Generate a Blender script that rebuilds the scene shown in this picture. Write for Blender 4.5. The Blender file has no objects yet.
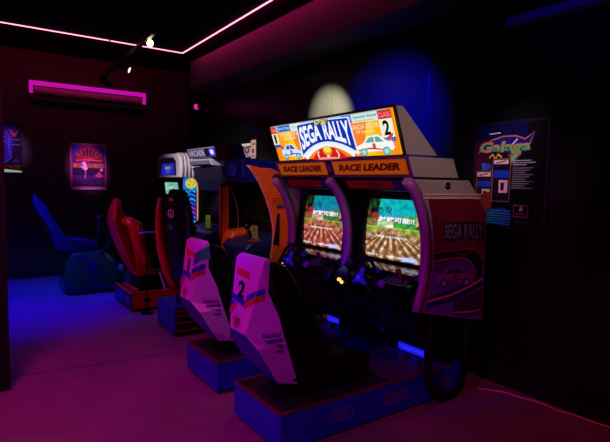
import bpy, bmesh, math, random
from mathutils import Vector, Matrix
random.seed(7)
PI = math.pi
scn = bpy.context.scene
COL = scn.collection

# ------------------------------------------------------------------ materials
def lin(c):
    return tuple(((v/255)/12.92 if v/255 <= .04045 else ((v/255+.055)/1.055)**2.4) for v in c)
MATS = {}
def mat(name, rgb=(128,128,128), rough=.5, metal=0, emit=0, ecol=None, noise=.12, scale=30, spec=.5, coat=0):
    if name in MATS: return MATS[name]
    m = bpy.data.materials.new(name); m.use_nodes = True
    nt = m.node_tree; b = nt.nodes['Principled BSDF']
    c = lin(rgb)
    if noise:
        tc = nt.nodes.new('ShaderNodeTexCoord'); nz = nt.nodes.new('ShaderNodeTexNoise'); nz.inputs['Scale'].default_value = scale
        nz.inputs['Detail'].default_value = 4
        mx = nt.nodes.new('ShaderNodeMix'); mx.data_type = 'RGBA'
        nt.links.new(tc.outputs['Object'], nz.inputs['Vector']); nt.links.new(nz.outputs['Fac'], mx.inputs['Factor'])
        mx.inputs['A'].default_value = (*[v*(1-noise) for v in c], 1); mx.inputs['B'].default_value = (*[min(1, v*(1+noise)) for v in c], 1)
        nt.links.new(mx.outputs['Result'], b.inputs['Base Color'])
    else:
        b.inputs['Base Color'].default_value = (*c, 1)
    b.inputs['Roughness'].default_value = rough; b.inputs['Metallic'].default_value = metal
    b.inputs['Specular IOR Level'].default_value = spec
    b.inputs['Coat Weight'].default_value = coat; b.inputs['Coat Roughness'].default_value = .1
    if emit:
        e = lin(ecol or rgb); b.inputs['Emission Color'].default_value = (*e, 1); b.inputs['Emission Strength'].default_value = emit
    MATS[name] = m; return m
def ink(rgb, emit=0, rough=.45):
    """flat print colour; emit > 0 for prints that glow"""
    n = 'print_%02x%02x%02x_%d' % (*rgb, int(emit*100))
    if n in MATS: return MATS[n]
    if emit: return mat(n, tuple(int(v*.15) for v in rgb), rough, emit=emit, ecol=rgb, noise=0, spec=.15)
    return mat(n, rgb, rough, noise=0, spec=.3)
def glow(name, e, strength=1):
    m = bpy.data.materials.new(name); m.use_nodes = True; b = m.node_tree.nodes['Principled BSDF']
    b.inputs['Base Color'].default_value = (.02,.02,.02,1); b.inputs['Emission Color'].default_value = (*e, 1)
    b.inputs['Emission Strength'].default_value = strength; MATS[name] = m; return m
def attr_screen(name, strength):
    m = bpy.data.materials.new(name); m.use_nodes = True; nt = m.node_tree; b = nt.nodes['Principled BSDF']
    a = nt.nodes.new('ShaderNodeVertexColor'); a.layer_name = 'picture'
    nt.links.new(a.outputs['Color'], b.inputs['Emission Color']); b.inputs['Emission Strength'].default_value = strength
    b.inputs['Base Color'].default_value = (.01,.01,.01,1); b.inputs['Roughness'].default_value = .15
    MATS[name] = m; return m

# ------------------------------------------------------------------ objects
def tag(o, label=None, cat=None, group=None, kind=None):
    if label: o['label'] = label
    if cat: o['category'] = cat
    if group: o['group'] = group
    if kind: o['kind'] = kind
    return o
def thing(name, loc, label, cat, rz=0, group=None):
    o = bpy.data.objects.new(name, None); COL.objects.link(o); o.location = loc; o.rotation_euler.z = rz
    o.empty_display_size = .1
    return tag(o, label, cat, group)
def link(name, me, parent=None, label=None, loc=None):
    o = bpy.data.objects.new(name, me); COL.objects.link(o)
    if parent is not None: o.parent = parent
    if loc is not None: o.location = loc
    if label: o['label'] = label
    return o
class MB:
    def __init__(s): s.v = []; s.f = []; s.m = []; s.mats = []; s.sm = []
    def mi(s, m):
        if m not in s.mats: s.mats.append(m)
        return s.mats.index(m)
    def add(s, vs, fs, m, smooth=False):
        k = len(s.v); s.v += [tuple(p) for p in vs]; i = s.mi(m)
        for f in fs: s.f.append(tuple(k+j for j in f)); s.m.append(i); s.sm.append(smooth)
        return s
    def box(s, x0, x1, y0, y1, z0, z1, m):
        vs = [(x,y,z) for z in (z0,z1) for y in (y0,y1) for x in (x0,x1)]
        return s.add(vs, [(0,2,3,1),(4,5,7,6),(0,1,5,4),(2,6,7,3),(0,4,6,2),(1,3,7,5)], m)
    def prism(s, prof, a0, a1, m, axis='x', smooth=False):
        """profile of 2D points extruded along axis; x: (y,z); y: (x,z); z: (x,y)"""
        mk = {'x': lambda a,p: (a,p[0],p[1]), 'y': lambda a,p: (p[0],a,p[1]), 'z': lambda a,p: (p[0],p[1],a)}[axis]
        n = len(prof); vs = [mk(a0,p) for p in prof]+[mk(a1,p) for p in prof]
        return s.add(vs, [tuple(range(n)), tuple(range(2*n-1, n-1, -1))]+[(i, n+i, n+(i+1)%n, (i+1)%n) for i in range(n)], m, smooth)
    def tube(s, pts, r, m, n=10, closed=False, smooth=True):
        pts = [Vector(p) for p in pts]; N = len(pts); vs = []; fs = []; up0 = None
        rr = r if isinstance(r, (list, tuple)) else [r]*N
        for i, p in enumerate(pts):
            t = (pts[(i+1)%N]-pts[i-1]) if closed else (pts[min(i+1,N-1)]-pts[max(i-1,0)])
            t.normalize()
            if up0 is None: up0 = Vector((0,0,1)) if abs(t.z) < .9 else Vector((1,0,0))
            a = t.cross(up0); a.normalize(); b = a.cross(t); up0 = b.copy() if b.length > .1 else up0
            for k in range(n): vs.append(p+rr[i]*(math.cos(2*PI*k/n)*a+math.sin(2*PI*k/n)*b))
        for i in range(N if closed else N-1):
            j = (i+1) % N
            for k in range(n): fs.append((i*n+k, i*n+(k+1)%n, j*n+(k+1)%n, j*n+k))
        s.add(vs, fs, m, smooth)
        if not closed:
            k0 = len(s.v)-len(vs)
            for base, rev in ((0, True), ((N-1)*n, False)):
                f = tuple(k0+base+k for k in range(n)); s.f.append(f[::-1] if rev else f); s.m.append(s.mi(m)); s.sm.append(False)
        return s
    def cyl(s, p0, p1, r, m, n=20, r1=None): return s.tube([p0, p1], [r, r if r1 is None else r1], m, n)
    def torus(s, c, R, r, ax, m, n=40):
        ax = Vector(ax).normalized(); u = ax.cross(Vector((1,0,0))); u.normalize(); w = ax.cross(u)
        return s.tube([Vector(c)+R*(math.cos(2*PI*i/n)*u+math.sin(2*PI*i/n)*w) for i in range(n)], r, m, 10, True)
    def ball(s, c, r, m, sz=(1,1,1), n=14):
        vs = []; fs = []
        for i in range(n+1):
            th = PI*i/n
            for k in range(2*n):
                ph = PI*k/n; vs.append((c[0]+r*sz[0]*math.sin(th)*math.cos(ph), c[1]+r*sz[1]*math.sin(th)*math.sin(ph), c[2]+r*sz[2]*math.cos(th)))
        for i in range(n):
            for k in range(2*n):
                a = i*2*n+k; b = i*2*n+(k+1)%(2*n); fs.append((a, a+2*n, b+2*n, b))
        return s.add(vs, fs, m, True)
    def grid(s, rows, m, smooth=True, close=False):
        R = len(rows); Cn = len(rows[0]); vs = [p for r in rows for p in r]; fs = []
        for i in range(R-1):
            for j in range(Cn if close else Cn-1):
                k = (j+1) % Cn; fs.append((i*Cn+j, i*Cn+k, (i+1)*Cn+k, (i+1)*Cn+j))
        return s.add(vs, fs, m, smooth)
    def build(s, name, parent=None, label=None, bevel=0, seg=2, sub=0, normals=True, origin=None):
        me = bpy.data.meshes.new(name); vs = s.v
        if origin is not None: vs = [(a-origin[0], b-origin[1], c-origin[2]) for a,b,c in vs]
        me.from_pydata(vs, [], s.f); me.update()
        for m in s.mats: me.materials.append(m)
        for p, i, q in zip(me.polygons, s.m, s.sm): p.material_index = i; p.use_smooth = q
        if normals:
            bm = bmesh.new(); bm.from_mesh(me); bmesh.ops.remove_doubles(bm, verts=bm.verts, dist=1e-6)
            bmesh.ops.recalc_face_normals(bm, faces=bm.faces); bm.to_mesh(me); bm.free()
        o = link(name, me, parent, label, origin)
        if bevel:
            md = o.modifiers.new('bevel', 'BEVEL'); md.width = bevel; md.segments = seg; md.limit_method = 'ANGLE'; md.angle_limit = .6
        if sub:
            md = o.modifiers.new('sub', 'SUBSURF'); md.levels = sub; md.render_levels = sub
        return o
def box(name, x0, x1, y0, y1, z0, z1, m, parent=None, bevel=.004, label=None):
    return MB().box(x0, x1, y0, y1, z0, z1, m).build(name, parent, label, bevel)

# ------------------------------------------------------------------ prints on surfaces
TXT = {}
def text_tris(st, shear=0, bold=0):
    k = (st, shear, bold)
    if k in TXT: return TXT[k]
    cu = bpy.data.curves.new('t', 'FONT'); cu.body = st; cu.shear = shear; cu.offset = bold; cu.resolution_u = 3
    o = bpy.data.objects.new('t', cu); COL.objects.link(o)
    me = bpy.data.meshes.new_from_object(o.evaluated_get(bpy.context.evaluated_depsgraph_get()))
    vs = [(v.co.x, v.co.y) for v in me.vertices]; fs = [tuple(p.vertices) for p in me.polygons]
    bpy.data.objects.remove(o); bpy.data.curves.remove(cu); bpy.data.meshes.remove(me)
    if vs:
        x0 = min(v[0] for v in vs); x1 = max(v[0] for v in vs); y0 = min(v[1] for v in vs); y1 = max(v[1] for v in vs)
        vs = [((x-x0)/(x1-x0), (y-y0)/max(1e-6, y1-y0)) for x, y in vs]
    TXT[k] = (vs, fs); return TXT[k]
class Art:
    """prints in (s,t) of a four-cornered patch, s to the reader's right, t up; corners bl, br, tr, tl"""
    def __init__(s, bl, br, tr, tl, emit=0, eps=.0006, base=.0012):
        s.c = [Vector(p) for p in (bl, br, tr, tl)]; s.n = (s.c[1]-s.c[0]).cross(s.c[3]-s.c[0]).normalized()
        s.mb = MB(); s.k = 0; s.emit = emit; s.eps = eps; s.base = base
    def P(s, p, k=None):
        a, b = p; c = s.c
        return c[0]*(1-a)*(1-b)+c[1]*a*(1-b)+c[2]*a*b+c[3]*(1-a)*b+s.n*(s.base+s.eps*(s.k if k is None else k))
    def M(s, col, emit=None): return col if not isinstance(col, tuple) else ink(col, s.emit if emit is None else emit)
    def poly(s, pts, col, emit=None):
        s.mb.add([s.P(p) for p in pts], [tuple(range(len(pts)))], s.M(col, emit)); s.k += 1; return s
    def rect(s, a0, b0, a1, b1, col, emit=None): return s.poly([(a0,b0),(a1,b0),(a1,b1),(a0,b1)], col, emit)
    def ell(s, a, b, ra, rb, col, n=24, emit=None):
        return s.poly([(a+ra*math.cos(2*PI*i/n), b+rb*math.sin(2*PI*i/n)) for i in range(n)], col, emit)
    def ring(s, a, b, ra, rb, w, col, n=24, a0=0, a1=2*PI):
        vs = []; 
        for i in range(n+1):
            t = a0+(a1-a0)*i/n
            for q in (1, 1-w): vs.append((a+ra*q*math.cos(t), b+rb*q*math.sin(t)))
        s.mb.add([s.P(p) for p in vs], [(2*i, 2*i+2, 2*i+3, 2*i+1) for i in range(n)], s.M(col)); s.k += 1; return s
    def line(s, pts, w, col, ww=None):
        ww = w if ww is None else ww; vs = []
        for i, (x, y) in enumerate(pts):
            p = pts[max(i-1,0)]; q = pts[min(i+1,len(pts)-1)]; dx, dy = q[0]-p[0], q[1]-p[1]; L = math.hypot(dx, dy) or 1
            vs += [(x-dy/L*w/2, y+dx/L*ww/2), (x+dy/L*w/2, y-dx/L*ww/2)]
        s.mb.add([s.P(p) for p in vs], [(2*i, 2*i+2, 2*i+3, 2*i+1) for i in range(len(pts)-1)], s.M(col)); s.k += 1; return s
    def frame(s, a0, b0, a1, b1, w, h, col):
        for r in ((a0,b0,a1,b0+h),(a0,b1-h,a1,b1),(a0,b0,a0+w,b1),(a1-w,b0,a1,b1)): s.rect(*r, col); s.k -= 1
        s.k += 1; return s
    def text(s, st, a0, b0, a1, b1, col, shear=0, bold=0, f=None, emit=None):
        vs, fs = text_tris(st, shear, bold)
        pts = [(a0+(a1-a0)*x, b0+(b1-b0)*y) for x, y in vs]
        if f: pts = [f(p) for p in pts]
        s.mb.add([s.P(p) for p in pts], fs, s.M(col, emit)); s.k += 1; return s
    def car(s, a, b, w, h, body=(245,245,250), dark=(30,60,110), acc=(200,30,40), flip=1):
        def q(x, y): return (a+w*(x if flip > 0 else 1-x), b+h*y)
        s.poly([q(*p) for p in ((0,.2),(.02,.45),(.2,.58),(.38,.92),(.66,.95),(.84,.62),(.97,.6),(1,.3),(.96,.18),(.05,.12))], body)
        s.poly([q(*p) for p in ((.27,.6),(.4,.85),(.52,.87),(.52,.6))], dark); s.k -= 1
        s.poly([q(*p) for p in ((.55,.6),(.55,.87),(.65,.86),(.76,.6))], dark)
        s.poly([q(*p) for p in ((.84,.75),(1.02,.98),(1.03,.88),(.92,.62))], acc)
        s.poly([q(*p) for p in ((.05,.28),(.4,.36),(.7,.26),(.7,.2),(.35,.28),(.05,.2))], acc)
        s.text('1', *q(.46 if flip > 0 else .54,.32), *q(.54 if flip > 0 else .46,.55), acc)
        for x in (.2, .8):
            c = q(x, .15); s.ell(*c, w*.1, h*.2, dark, 18); s.ell(*c, w*.065, h*.13, (150,230,220), 14)
        return s
    def build(s, name, parent=None, label=None): return s.mb.build(name, parent, label, normals=False)

# ------------------------------------------------------------------ camera
F = 493.5; yw, pi_, ro = math.radians(-55.2), math.radians(4.37), math.radians(.975)
fw = Vector((math.sin(yw)*math.cos(pi_), math.cos(yw)*math.cos(pi_), -math.sin(pi_)))
rt = Vector((math.cos(yw), -math.sin(yw), 0)); up = rt.cross(fw)
r2 = math.cos(ro)*rt+math.sin(ro)*up; u2 = -math.sin(ro)*rt+math.cos(ro)*up
cam = bpy.data.cameras.new('camera'); co = bpy.data.objects.new('camera', cam); COL.objects.link(co)
co.matrix_world = Matrix(((r2.x,u2.x,-fw.x,0),(r2.y,u2.y,-fw.y,0),(r2.z,u2.z,-fw.z,1.55),(0,0,0,1)))
cam.sensor_fit = 'HORIZONTAL'; cam.sensor_width = 36; cam.lens = 36*F/610; cam.clip_start = .05
scn.camera = co
scn.view_settings.view_transform = 'Standard'; scn.view_settings.look = 'None'
scn.view_settings.exposure = 0; scn.view_settings.gamma = 1; scn.view_settings.use_curve_mapping = False
w = bpy.data.worlds.new('World'); scn.world = w; w.use_nodes = True
w.node_tree.nodes['Background'].inputs[0].default_value = (.01,.0,.015,1); w.node_tree.nodes['Background'].inputs[1].default_value = .02

# ------------------------------------------------------------------ setting
def floor_mat():
    m = bpy.data.materials.new('worn_concrete'); m.use_nodes = True; nt = m.node_tree; b = nt.nodes['Principled BSDF']
    tc = nt.nodes.new('ShaderNodeTexCoord'); n1 = nt.nodes.new('ShaderNodeTexNoise'); n1.inputs['Scale'].default_value = 1.3; n1.inputs['Detail'].default_value = 8
    n2 = nt.nodes.new('ShaderNodeTexNoise'); n2.inputs['Scale'].default_value = 28; n2.inputs['Detail'].default_value = 6
    r = nt.nodes.new('ShaderNodeValToRGB'); r.color_ramp.elements[0].position = .3; r.color_ramp.elements[0].color = (.14,.13,.13,1)
    r.color_ramp.elements[1].position = .72; r.color_ramp.elements[1].color = (.27,.26,.25,1)
    mx = nt.nodes.new('ShaderNodeMix'); mx.data_type = 'FLOAT'; mx.inputs['Factor'].default_value = .35
    nt.links.new(tc.outputs['Object'], n1.inputs['Vector']); nt.links.new(tc.outputs['Object'], n2.inputs['Vector'])
    nt.links.new(n1.outputs['Fac'], mx.inputs['A']); nt.links.new(n2.outputs['Fac'], mx.inputs['B']); nt.links.new(mx.outputs['Result'], r.inputs['Fac'])
    nt.links.new(r.outputs['Color'], b.inputs['Base Color'])
    r2_ = nt.nodes.new('ShaderNodeMapRange'); r2_.inputs['To Min'].default_value = .5; r2_.inputs['To Max'].default_value = .75
    nt.links.new(n1.outputs['Fac'], r2_.inputs['Value']); nt.links.new(r2_.outputs['Result'], b.inputs['Roughness'])
    bp = nt.nodes.new('ShaderNodeBump'); bp.inputs['Strength'].default_value = .08; nt.links.new(n2.outputs['Fac'], bp.inputs['Height']); nt.links.new(bp.outputs['Normal'], b.inputs['Normal'])
    return m
black_wall = mat('black_painted_panel', (20,19,23), .27, noise=.3, scale=3, spec=.35)
dark_wall = mat('dark_painted_wall', (66,50,50), .6, noise=.25, scale=2, spec=.3)
ceil_m = mat('black_ceiling', (7,7,8), .9, spec=.1)
fl = MB().box(-8.9, 2.6, -4.2, 3.6, -.1, 0, floor_mat())
tag(fl.build('floor'), kind='structure')
seam = mat('floor_joint_filler', (62,58,60), .9)
sj = MB()
for y in (0.02,): pass
sj.add([(-4.43,-.2,.001),(-4.415,-.2,.001),(-4.08,3.0,.001),(-4.095,3.0,.001)],[(0,1,2,3)],seam)
tag(sj.build('trim_3'), kind='structure')
tag(MB().box(-8.9, 2.6, -4.2, 3.6, 3.5, 3.6, ceil_m).build('ceiling'), kind='structure')
tag(MB().box(-8.9, -8.72, -4.2, 3.6, 0, 3.5, dark_wall).build('wall_back'), kind='structure')
wr = MB()
xs = [-8.72, -7.31, -5.89, -4.47, -3.05, -1.63, -.21, 1.21, 2.6]
wr.box(-8.72, 2.6, 3.46, 3.6, 0, 3.5, black_wall)
for a, b in zip(xs[:-1], xs[1:]): wr.box(a+.003, b-.003, 3.44, 3.4605, 0, 3.5, black_wall)
tag(wr.build('wall_right', bevel=.002), kind='structure')
# bulkhead under the ceiling along the right wall
bulk = mat('bulkhead_paint', (80,60,72), .7, noise=.2, scale=4)
tag(MB().box(-7.55, 2.6, 3.0, 3.44, 2.985, 3.41, bulk).build('trim_1', bevel=.004), kind='structure')
tag(MB().box(-2.26, 2.6, 3.36, 3.44, 2.735, 2.80, mat('ledge_paint', (120,120,150), .5)).build('trim_2', bevel=.003), kind='structure')
# partition the camera looks past on the left
tag(MB().box(-4.22, -4.1, -4.2, .25, 0, 3.5, mat('partition_paint', (14,13,15), .7)).build('wall_left', bevel=.004), kind='structure')
tag(MB().box(-8.72, -8.70, -4.2, 3.4, 0, .1, mat('baseboard_paint', (16,14,18), .5)).build('baseboard_back'), kind='structure')
tag(MB().box(-8.7, 2.6, 3.42, 3.4405, 0, .1, mat('baseboard_paint')).build('baseboard_right'), kind='structure')
# LED line on the ceiling
led = glow('pink_led', (2.6, .75, 1.25), 1.0)
e = thing('led_strip_light', (-7.375, 2.812, 3.494), 'thin glowing pink light line running around the black ceiling', 'light')
def run(x0, x1, y0, y1):
    MB().box(x0, x1, y0, y1, -.012, .0, led).build('diffuser', e, 'glowing pink strip')
    o = .008
run(-.006, .006, -5.0, .006)
MB().prism([(.0065,-.0065),(8.818,-.155),(8.818,-.141),(.0065,.0065)], -.012, 0, led, 'z').build('diffuser', e, 'glowing pink strip')
pr = mat('led_channel', (30,30,34), .5)
MB().box(-.02,.02,-5.03,.02, -.001, .006, pr).build('channel', e)

# ------------------------------------------------------------------ lit vent on the back wall
e = thing('wall_air_unit', (-8.72, 1.74, 2.84), 'long wall unit with glowing pink trim high on the back wall', 'air conditioner')
pinkf = glow('pink_trim_glow', (.52,.004,.36), 1.0)
MB().box(0, .14, -.86, .86, -.10, .12, mat('unit_case', (40,36,40), .5)).build('casing', e, bevel=.01)
MB().box(.14, .17, -.87, .87, .12, .185, pinkf).box(.14, .17, -.87, -.82, .0, .12, pinkf).box(.14, .17, .82, .87, .0, .12, pinkf).build('light_trim', e, 'glowing pink trim')
g = MB(); gm = mat('grille_grey', (190,165,165), .6)
g.prism([(.14,.10),(.19,.03),(.19,.02),(.14,.0)], -.80, .80, gm, 'y')
for k in range(2): g.box(.14, .20, -.8, .8, .0+.03*k, .006+.03*k, gm)
g.build('grille', e)

# ------------------------------------------------------------------ track light
blk = mat('black_metal', (20,17,20), .4, metal=.3)
e = thing('track_light', (-5.25, 1.62, 3.5), 'black ceiling track with small spotlights hanging over the machines, one lit bright', 'light')
def LP(x, y, z): return (x+5.25, y-1.62, z-3.5)
MB().cyl(LP(-5.25,1.62,3.5), LP(-5.25,1.62,3.03), .009, blk).cyl(LP(-5.25,1.62,3.5), LP(-5.25,1.62,3.47), .05, blk).build('drop_rod', e)
MB().cyl(LP(-7.1,1.69,3.5), LP(-7.1,1.69,3.03), .009, blk).build('drop_rod', e)
a = MB(); a.add([LP(x, 1.62+(x+5.155)*-.033+dy, z) for x in (-5.0,-7.56) for dy in (-.018,.018) for z in (3.0,3.03)], [(0,1,3,2),(4,6,7,5),(0,4,5,1),(2,3,7,6),(0,2,6,4),(1,5,7,3)], blk); a.build('rail', e)
lens_on = glow('warm_lens', (9,7.2,3.4), 1.0); lens_dim = glow('white_lens', (2.2,2.1,2.2), 1.0)
def head(x, y, z, d, lens, L=.15, R=.045):
    d = Vector(d).normalized(); p = Vector(LP(x, y, z))
    h = MB().cyl(p-d*L/2, p+d*L/2, R, blk, 24).cyl(p-d*(L/2+.03), p-d*L/2, R*.6, blk, 20, R)
    h.cyl(p, (p.x, p.y, -.49), .008, blk)
    o = h.build('spotlight', e)
    MB().cyl(p+d*(L/2-.004), p+d*(L/2+.002), R*.86, lens, 24).build('lens', o, 'glowing lens')
head(-5.325, 1.64, 3.0, (.85,.22,-.33), lens_on, .13, .042)
head(-6.18, 1.63, 2.885, (.6,1,-.45), lens_dim, .13, .036)
head(-7.30, 1.68, 2.90, (-.5,.9,-.8), blk)
e.rotation_euler.z = 0

# small sensor near the back corner
e = thing('wall_lamp', (-8.16, 3.44, 2.83), 'tiny glowing pink lamp high on the right wall near the back corner', 'light')
MB().cyl((0,0,0),(0,-.05,0), .05, blk, 20).build('base', e)
MB().cyl((0,-.05,0),(0,-.11,0), .045, glow('pink_lamp_glow', (.75,.02,.35), 1), 20).build('lamp_cover', e, 'glowing pink cover')
MB().box(.06,.16,-.09,-.03,-.04,.04,blk).tube([(0,-.02,0),(.1,-.05,0)], .015, blk).build('bracket', e)

# ------------------------------------------------------------------ posters
def poster(loc, label, W, H, facing, thick=.012, fr=(18,14,18), emit=0):
    """facing 'y': on right wall looking -y; 'x': on back wall looking +x"""
    e = thing('poster', loc, label, 'poster')
    m = mat('poster_frame_%d_%d_%d' % fr, fr, .35)
    if facing == 'y':
        MB().box(-W/2, W/2, -thick, 0, 0, H, m).build('frame', e, bevel=.002)
        c = [(-W/2+.012, -thick, .012), (W/2-.012, -thick, .012), (W/2-.012, -thick, H-.012), (-W/2+.012, -thick, H-.012)]
    else:
        MB().box(0, thick, -W/2, W/2, 0, H, m).build('frame', e, bevel=.002)
        c = [(thick, -W/2+.012, .012), (thick, W/2-.012, .012), (thick, W/2-.012, H-.012), (thick, -W/2+.012, H-.012)]
    return e, Art(*c, emit=emit)
# right wall: Galaga flyer
e, A = poster((-2.225, 3.44, 1.235), 'tall black framed poster lettered Galaga on the right wall', .62, .81, 'y', .02, (50,22,48))
A.rect(0,0,1,1,(8,7,12)); A.poly([(0,.5),(.28,.42),(.2,1),(0,1)], (70,8,45)); A.rect(0,.84,.75,1,(12,12,70))
A.poly([(.08,.74),(.16,.80),(.35,.87),(.6,.88),(.74,.84),(.86,.90),(.80,.80),(.66,.70),(.3,.72)], (24,28,130))
A.line([(.06,.72),(.14,.79),(.24,.84),(.42,.875),(.6,.87),(.72,.835),(.84,.90),(.79,.80),(.72,.73)], .014, (235,120,60), .012)
A.text('Galaga', .07,.69,.80,.83,(235,120,50), shear=.12, bold=.06); A.text('Galaga', .08,.705,.79,.815,(90,210,120), shear=.12, bold=.01)
A.poly([(.52,.68),(.66,.70),(.56,.62),(.52,.60)], (130,200,140)); A.line([(.50,.69),(.68,.70),(.54,.59),(.50,.69)], .01, (235,120,60), .008)
A.line([(.55,.79),(.62,.84)], .02, (245,245,245), .01); A.line([(.22,.905),(.38,.91)], .01, (225,225,225), .012)
for k in range(5): A.ring(.32, .60, .07+.032*k, .055+.024*k, .13, (40,120,235), a0=PI*.95, a1=PI*2.05)
for k in range(9): A.ring(.22+.02*(k%2), .50-.045*k, .045, .018, .4, (50,140,240))
A.line([(.24,.67),(.29,.70),(.33,.66),(.37,.70),(.42,.67)], .02, (240,190,60))
def mini(A, x, y, w, h, c):
    A.poly([(x,y),(x+w,y-.02),(x+w,y+h),(x+w*.85,y+h+.02),(x,y+h-.01)], c)
    A.frame(x, y, x+w, y+h, .008, .006, (190,110,60)); A.rect(x+.02,y+h-.055,x+w-.03,y+h-.015,(235,225,220)); A.line([(x+.05,y+h-.045),(x+w-.06,y+h-.025)], .012,(190,20,30))
    A.rect(x+.02,y+h*.55,x+w-.02,y+h*.72,(25,60,190)); A.rect(x+w*.4,y+h*.2,x+w-.03,y+h*.5,(235,190,190)); A.rect(x+w*.5,y+h*.26,x+w-.08,y+h*.44,(20,10,20))
A.poly([(.02,.03),(.55,.0),(.62,.1),(.5,.18),(.1,.15)], (15,60,130))
for k in range(6): A.line([(.04,.04+k*.022),(.58,.02+k*.026)], .006, (60,160,220), .008)
mini(A, .3,.24,.26,.42,(25,12,30)); mini(A, .06,.18,.25,.36,(60,12,20)); A.poly([(.08,.1),(.3,.16),(.3,.34),(.1,.3)], (130,40,30))
for k, (a, b) in enumerate(((.6,.84),(.6,.9),(.6,.78))): A.rect(a,.63-k*.02,b,.637-k*.02,(215,205,210))
for k in range(10): A.rect(.6,.56-k*.021,.6+.28-.05*((k*7)%3),.566-k*.021,(165,155,160))
A.frame(.64,.10,.84,.215,.008,.008,(190,150,120)); A.text('namco', .68,.12,.80,.14,(210,150,110)); A.poly([(.71,.16),(.74,.2),(.78,.19),(.75,.155)], (235,220,215))
A.rect(.66,.05,.86,.056,(120,90,110))
A.build('sheet', e)
# car picture on the right wall
e, A = poster((-6.41, 3.44, 1.87), 'small bright poster with a car on the wall behind the orange cabinet', .56, .30, 'y', .012, (10,8,10), emit=.55)  # sheet colours emit so the print looks brightly lit
A.rect(0,0,1,1,(16,12,18)); A.rect(.12,.7,.72,.84,(245,240,235)); A.poly([(.08,.2),(.16,.55),(.4,.68),(.66,.6),(.68,.15),(.3,.1)], (195,175,190))
A.ell(.45,.48,.14,.17,(130,20,35)); A.ell(.45,.5,.07,.09,(235,150,140)); A.poly([(.2,.5),(.3,.62),(.28,.4)], (140,20,30)); A.ell(.35,.22,.2,.07,(120,150,190))
A.rect(.68,.04,.95,.98,(235,190,180)); A.rect(.7,.7,.93,.82,(215,110,80)); A.ell(.8,.42,.06,.14,(90,80,50)); A.rect(.72,.1,.92,.2,(200,90,120))
A.build('sheet', e)
# two posters on the back wall
e, A = poster((-8.72, 1.715, 1.375), 'pink and purple poster with a red arcade dome on the back wall', .55, .76, 'x', .012, (190,80,130))
A.rect(0,0,1,1,(150,60,130)); A.rect(.03,.09,.97,.97,(70,30,110)); A.poly([(.03,.75),(.03,.97),(.3,.97)], (30,40,190)); A.poly([(.97,.75),(.97,.97),(.7,.97)], (50,30,170))
A.poly([(.12,.62),(.16,.78),(.32,.92),(.52,.96),(.74,.9),(.88,.76),(.92,.62)], (120,20,50)); A.poly([(.3,.7),(.35,.84),(.5,.9),(.64,.84),(.7,.7)], (60,10,20))
for k in range(7): A.line([(.5,.62),(.12+.13*k,.95-abs(k-3)*.05)], .012, (215,70,110))
A.line([(.14,.64),(.3,.65),(.52,.66),(.9,.64)], .02, (240,90,90)); A.rect(.05,.48,.95,.58,(170,110,50)); 
for k in range(9): A.ell(.1+.1*k,.53,.03,.02,[(230,170,60),(210,60,60),(80,90,190)][k%3],10)
A.rect(.03,.34,.97,.47,(40,15,70)); A.poly([(.3,.6),(.4,.62),(.47,.45),(.38,.42)], (235,230,225)); A.poly([(.24,.52),(.34,.5),(.36,.44)], (230,220,230))
A.line([(.41,.42),(.39,.25),(.42,.1)], .03, (190,120,170)); A.poly([(.65,.3),(.8,.4),(.93,.3),(.8,.26)], (190,80,120)); A.ell(.87,.44,.04,.03,(210,190,215)); A.rect(.05,.1,.95,.24,(60,25,90))
A.text('RADICAL', .1,.13,.35,.2,(160,70,150)) if False else None
A.rect(0,0,1,.045,(245,200,235)); A.build('sheet', e)
e, A = poster((-8.72, .50, 1.63), 'dark blue poster with purple lines and a pale bottom edge beside the partition', .54, .76, 'x', .012, (40,24,50))
A.rect(0,0,1,1,(14,10,40)); A.poly([(.5,.98),(.9,.98),(.8,.7),(.75,.3),(.55,.15),(.6,.5)], (45,30,170)); A.poly([(.72,.9),(.85,.8),(.95,.88),(.85,.72),(.72,.8)], (210,50,60))
for y in (.92,.72,.62): A.line([(.35,y),(.6,y),(.7,y-.06),(.98,y-.05)], .02, (130,50,190))
A.line([(.4,.98),(.6,.85),(.72,.7),(.68,.55),(.74,.3),(.6,.2),(.4,.22)], .02, (120,90,230)); A.line([(.8,.2),(.86,.27),(.92,.2)], .02, (120,90,220))
A.rect(.0,.06,1,.15,(70,25,25)); A.text('ROADS', .45,.07,.98,.15,(225,110,60)); A.poly([(0,0),(1,0),(1,.03),(.6,.06),(0,.075)], (215,255,215), .35)
A.build('sheet', e)

# ------------------------------------------------------------------ shared arcade materials
blackp = mat('black_laminate', (8,8,9), .38, noise=.2, spec=.3)
blackg = mat('black_gloss', (6,6,7), .16, noise=0, spec=.45)
rubber = mat('black_rubber', (6,6,7), .8, spec=.2)
vinyl = mat('black_vinyl', (8,7,9), .5, noise=.2, scale=60, spec=.3)
purplep = mat('violet_plastic_edge', (150,75,160), .35)
hoodg = mat('greige_laminate', (150,140,140), .5, noise=.06)
whitep = mat('white_fibreglass', (215,205,215), .35, noise=.05, scale=8, coat=.2)
blueb = mat('blue_painted_board', (18,30,185), .5, noise=.12)
orange = mat('orange_laminate', (225,80,14), .4, noise=.06)
redlam = mat('red_laminate', (140,22,30), .4, noise=.08)
steel = mat('brushed_steel', (120,118,120), .35, metal=.8)

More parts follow.
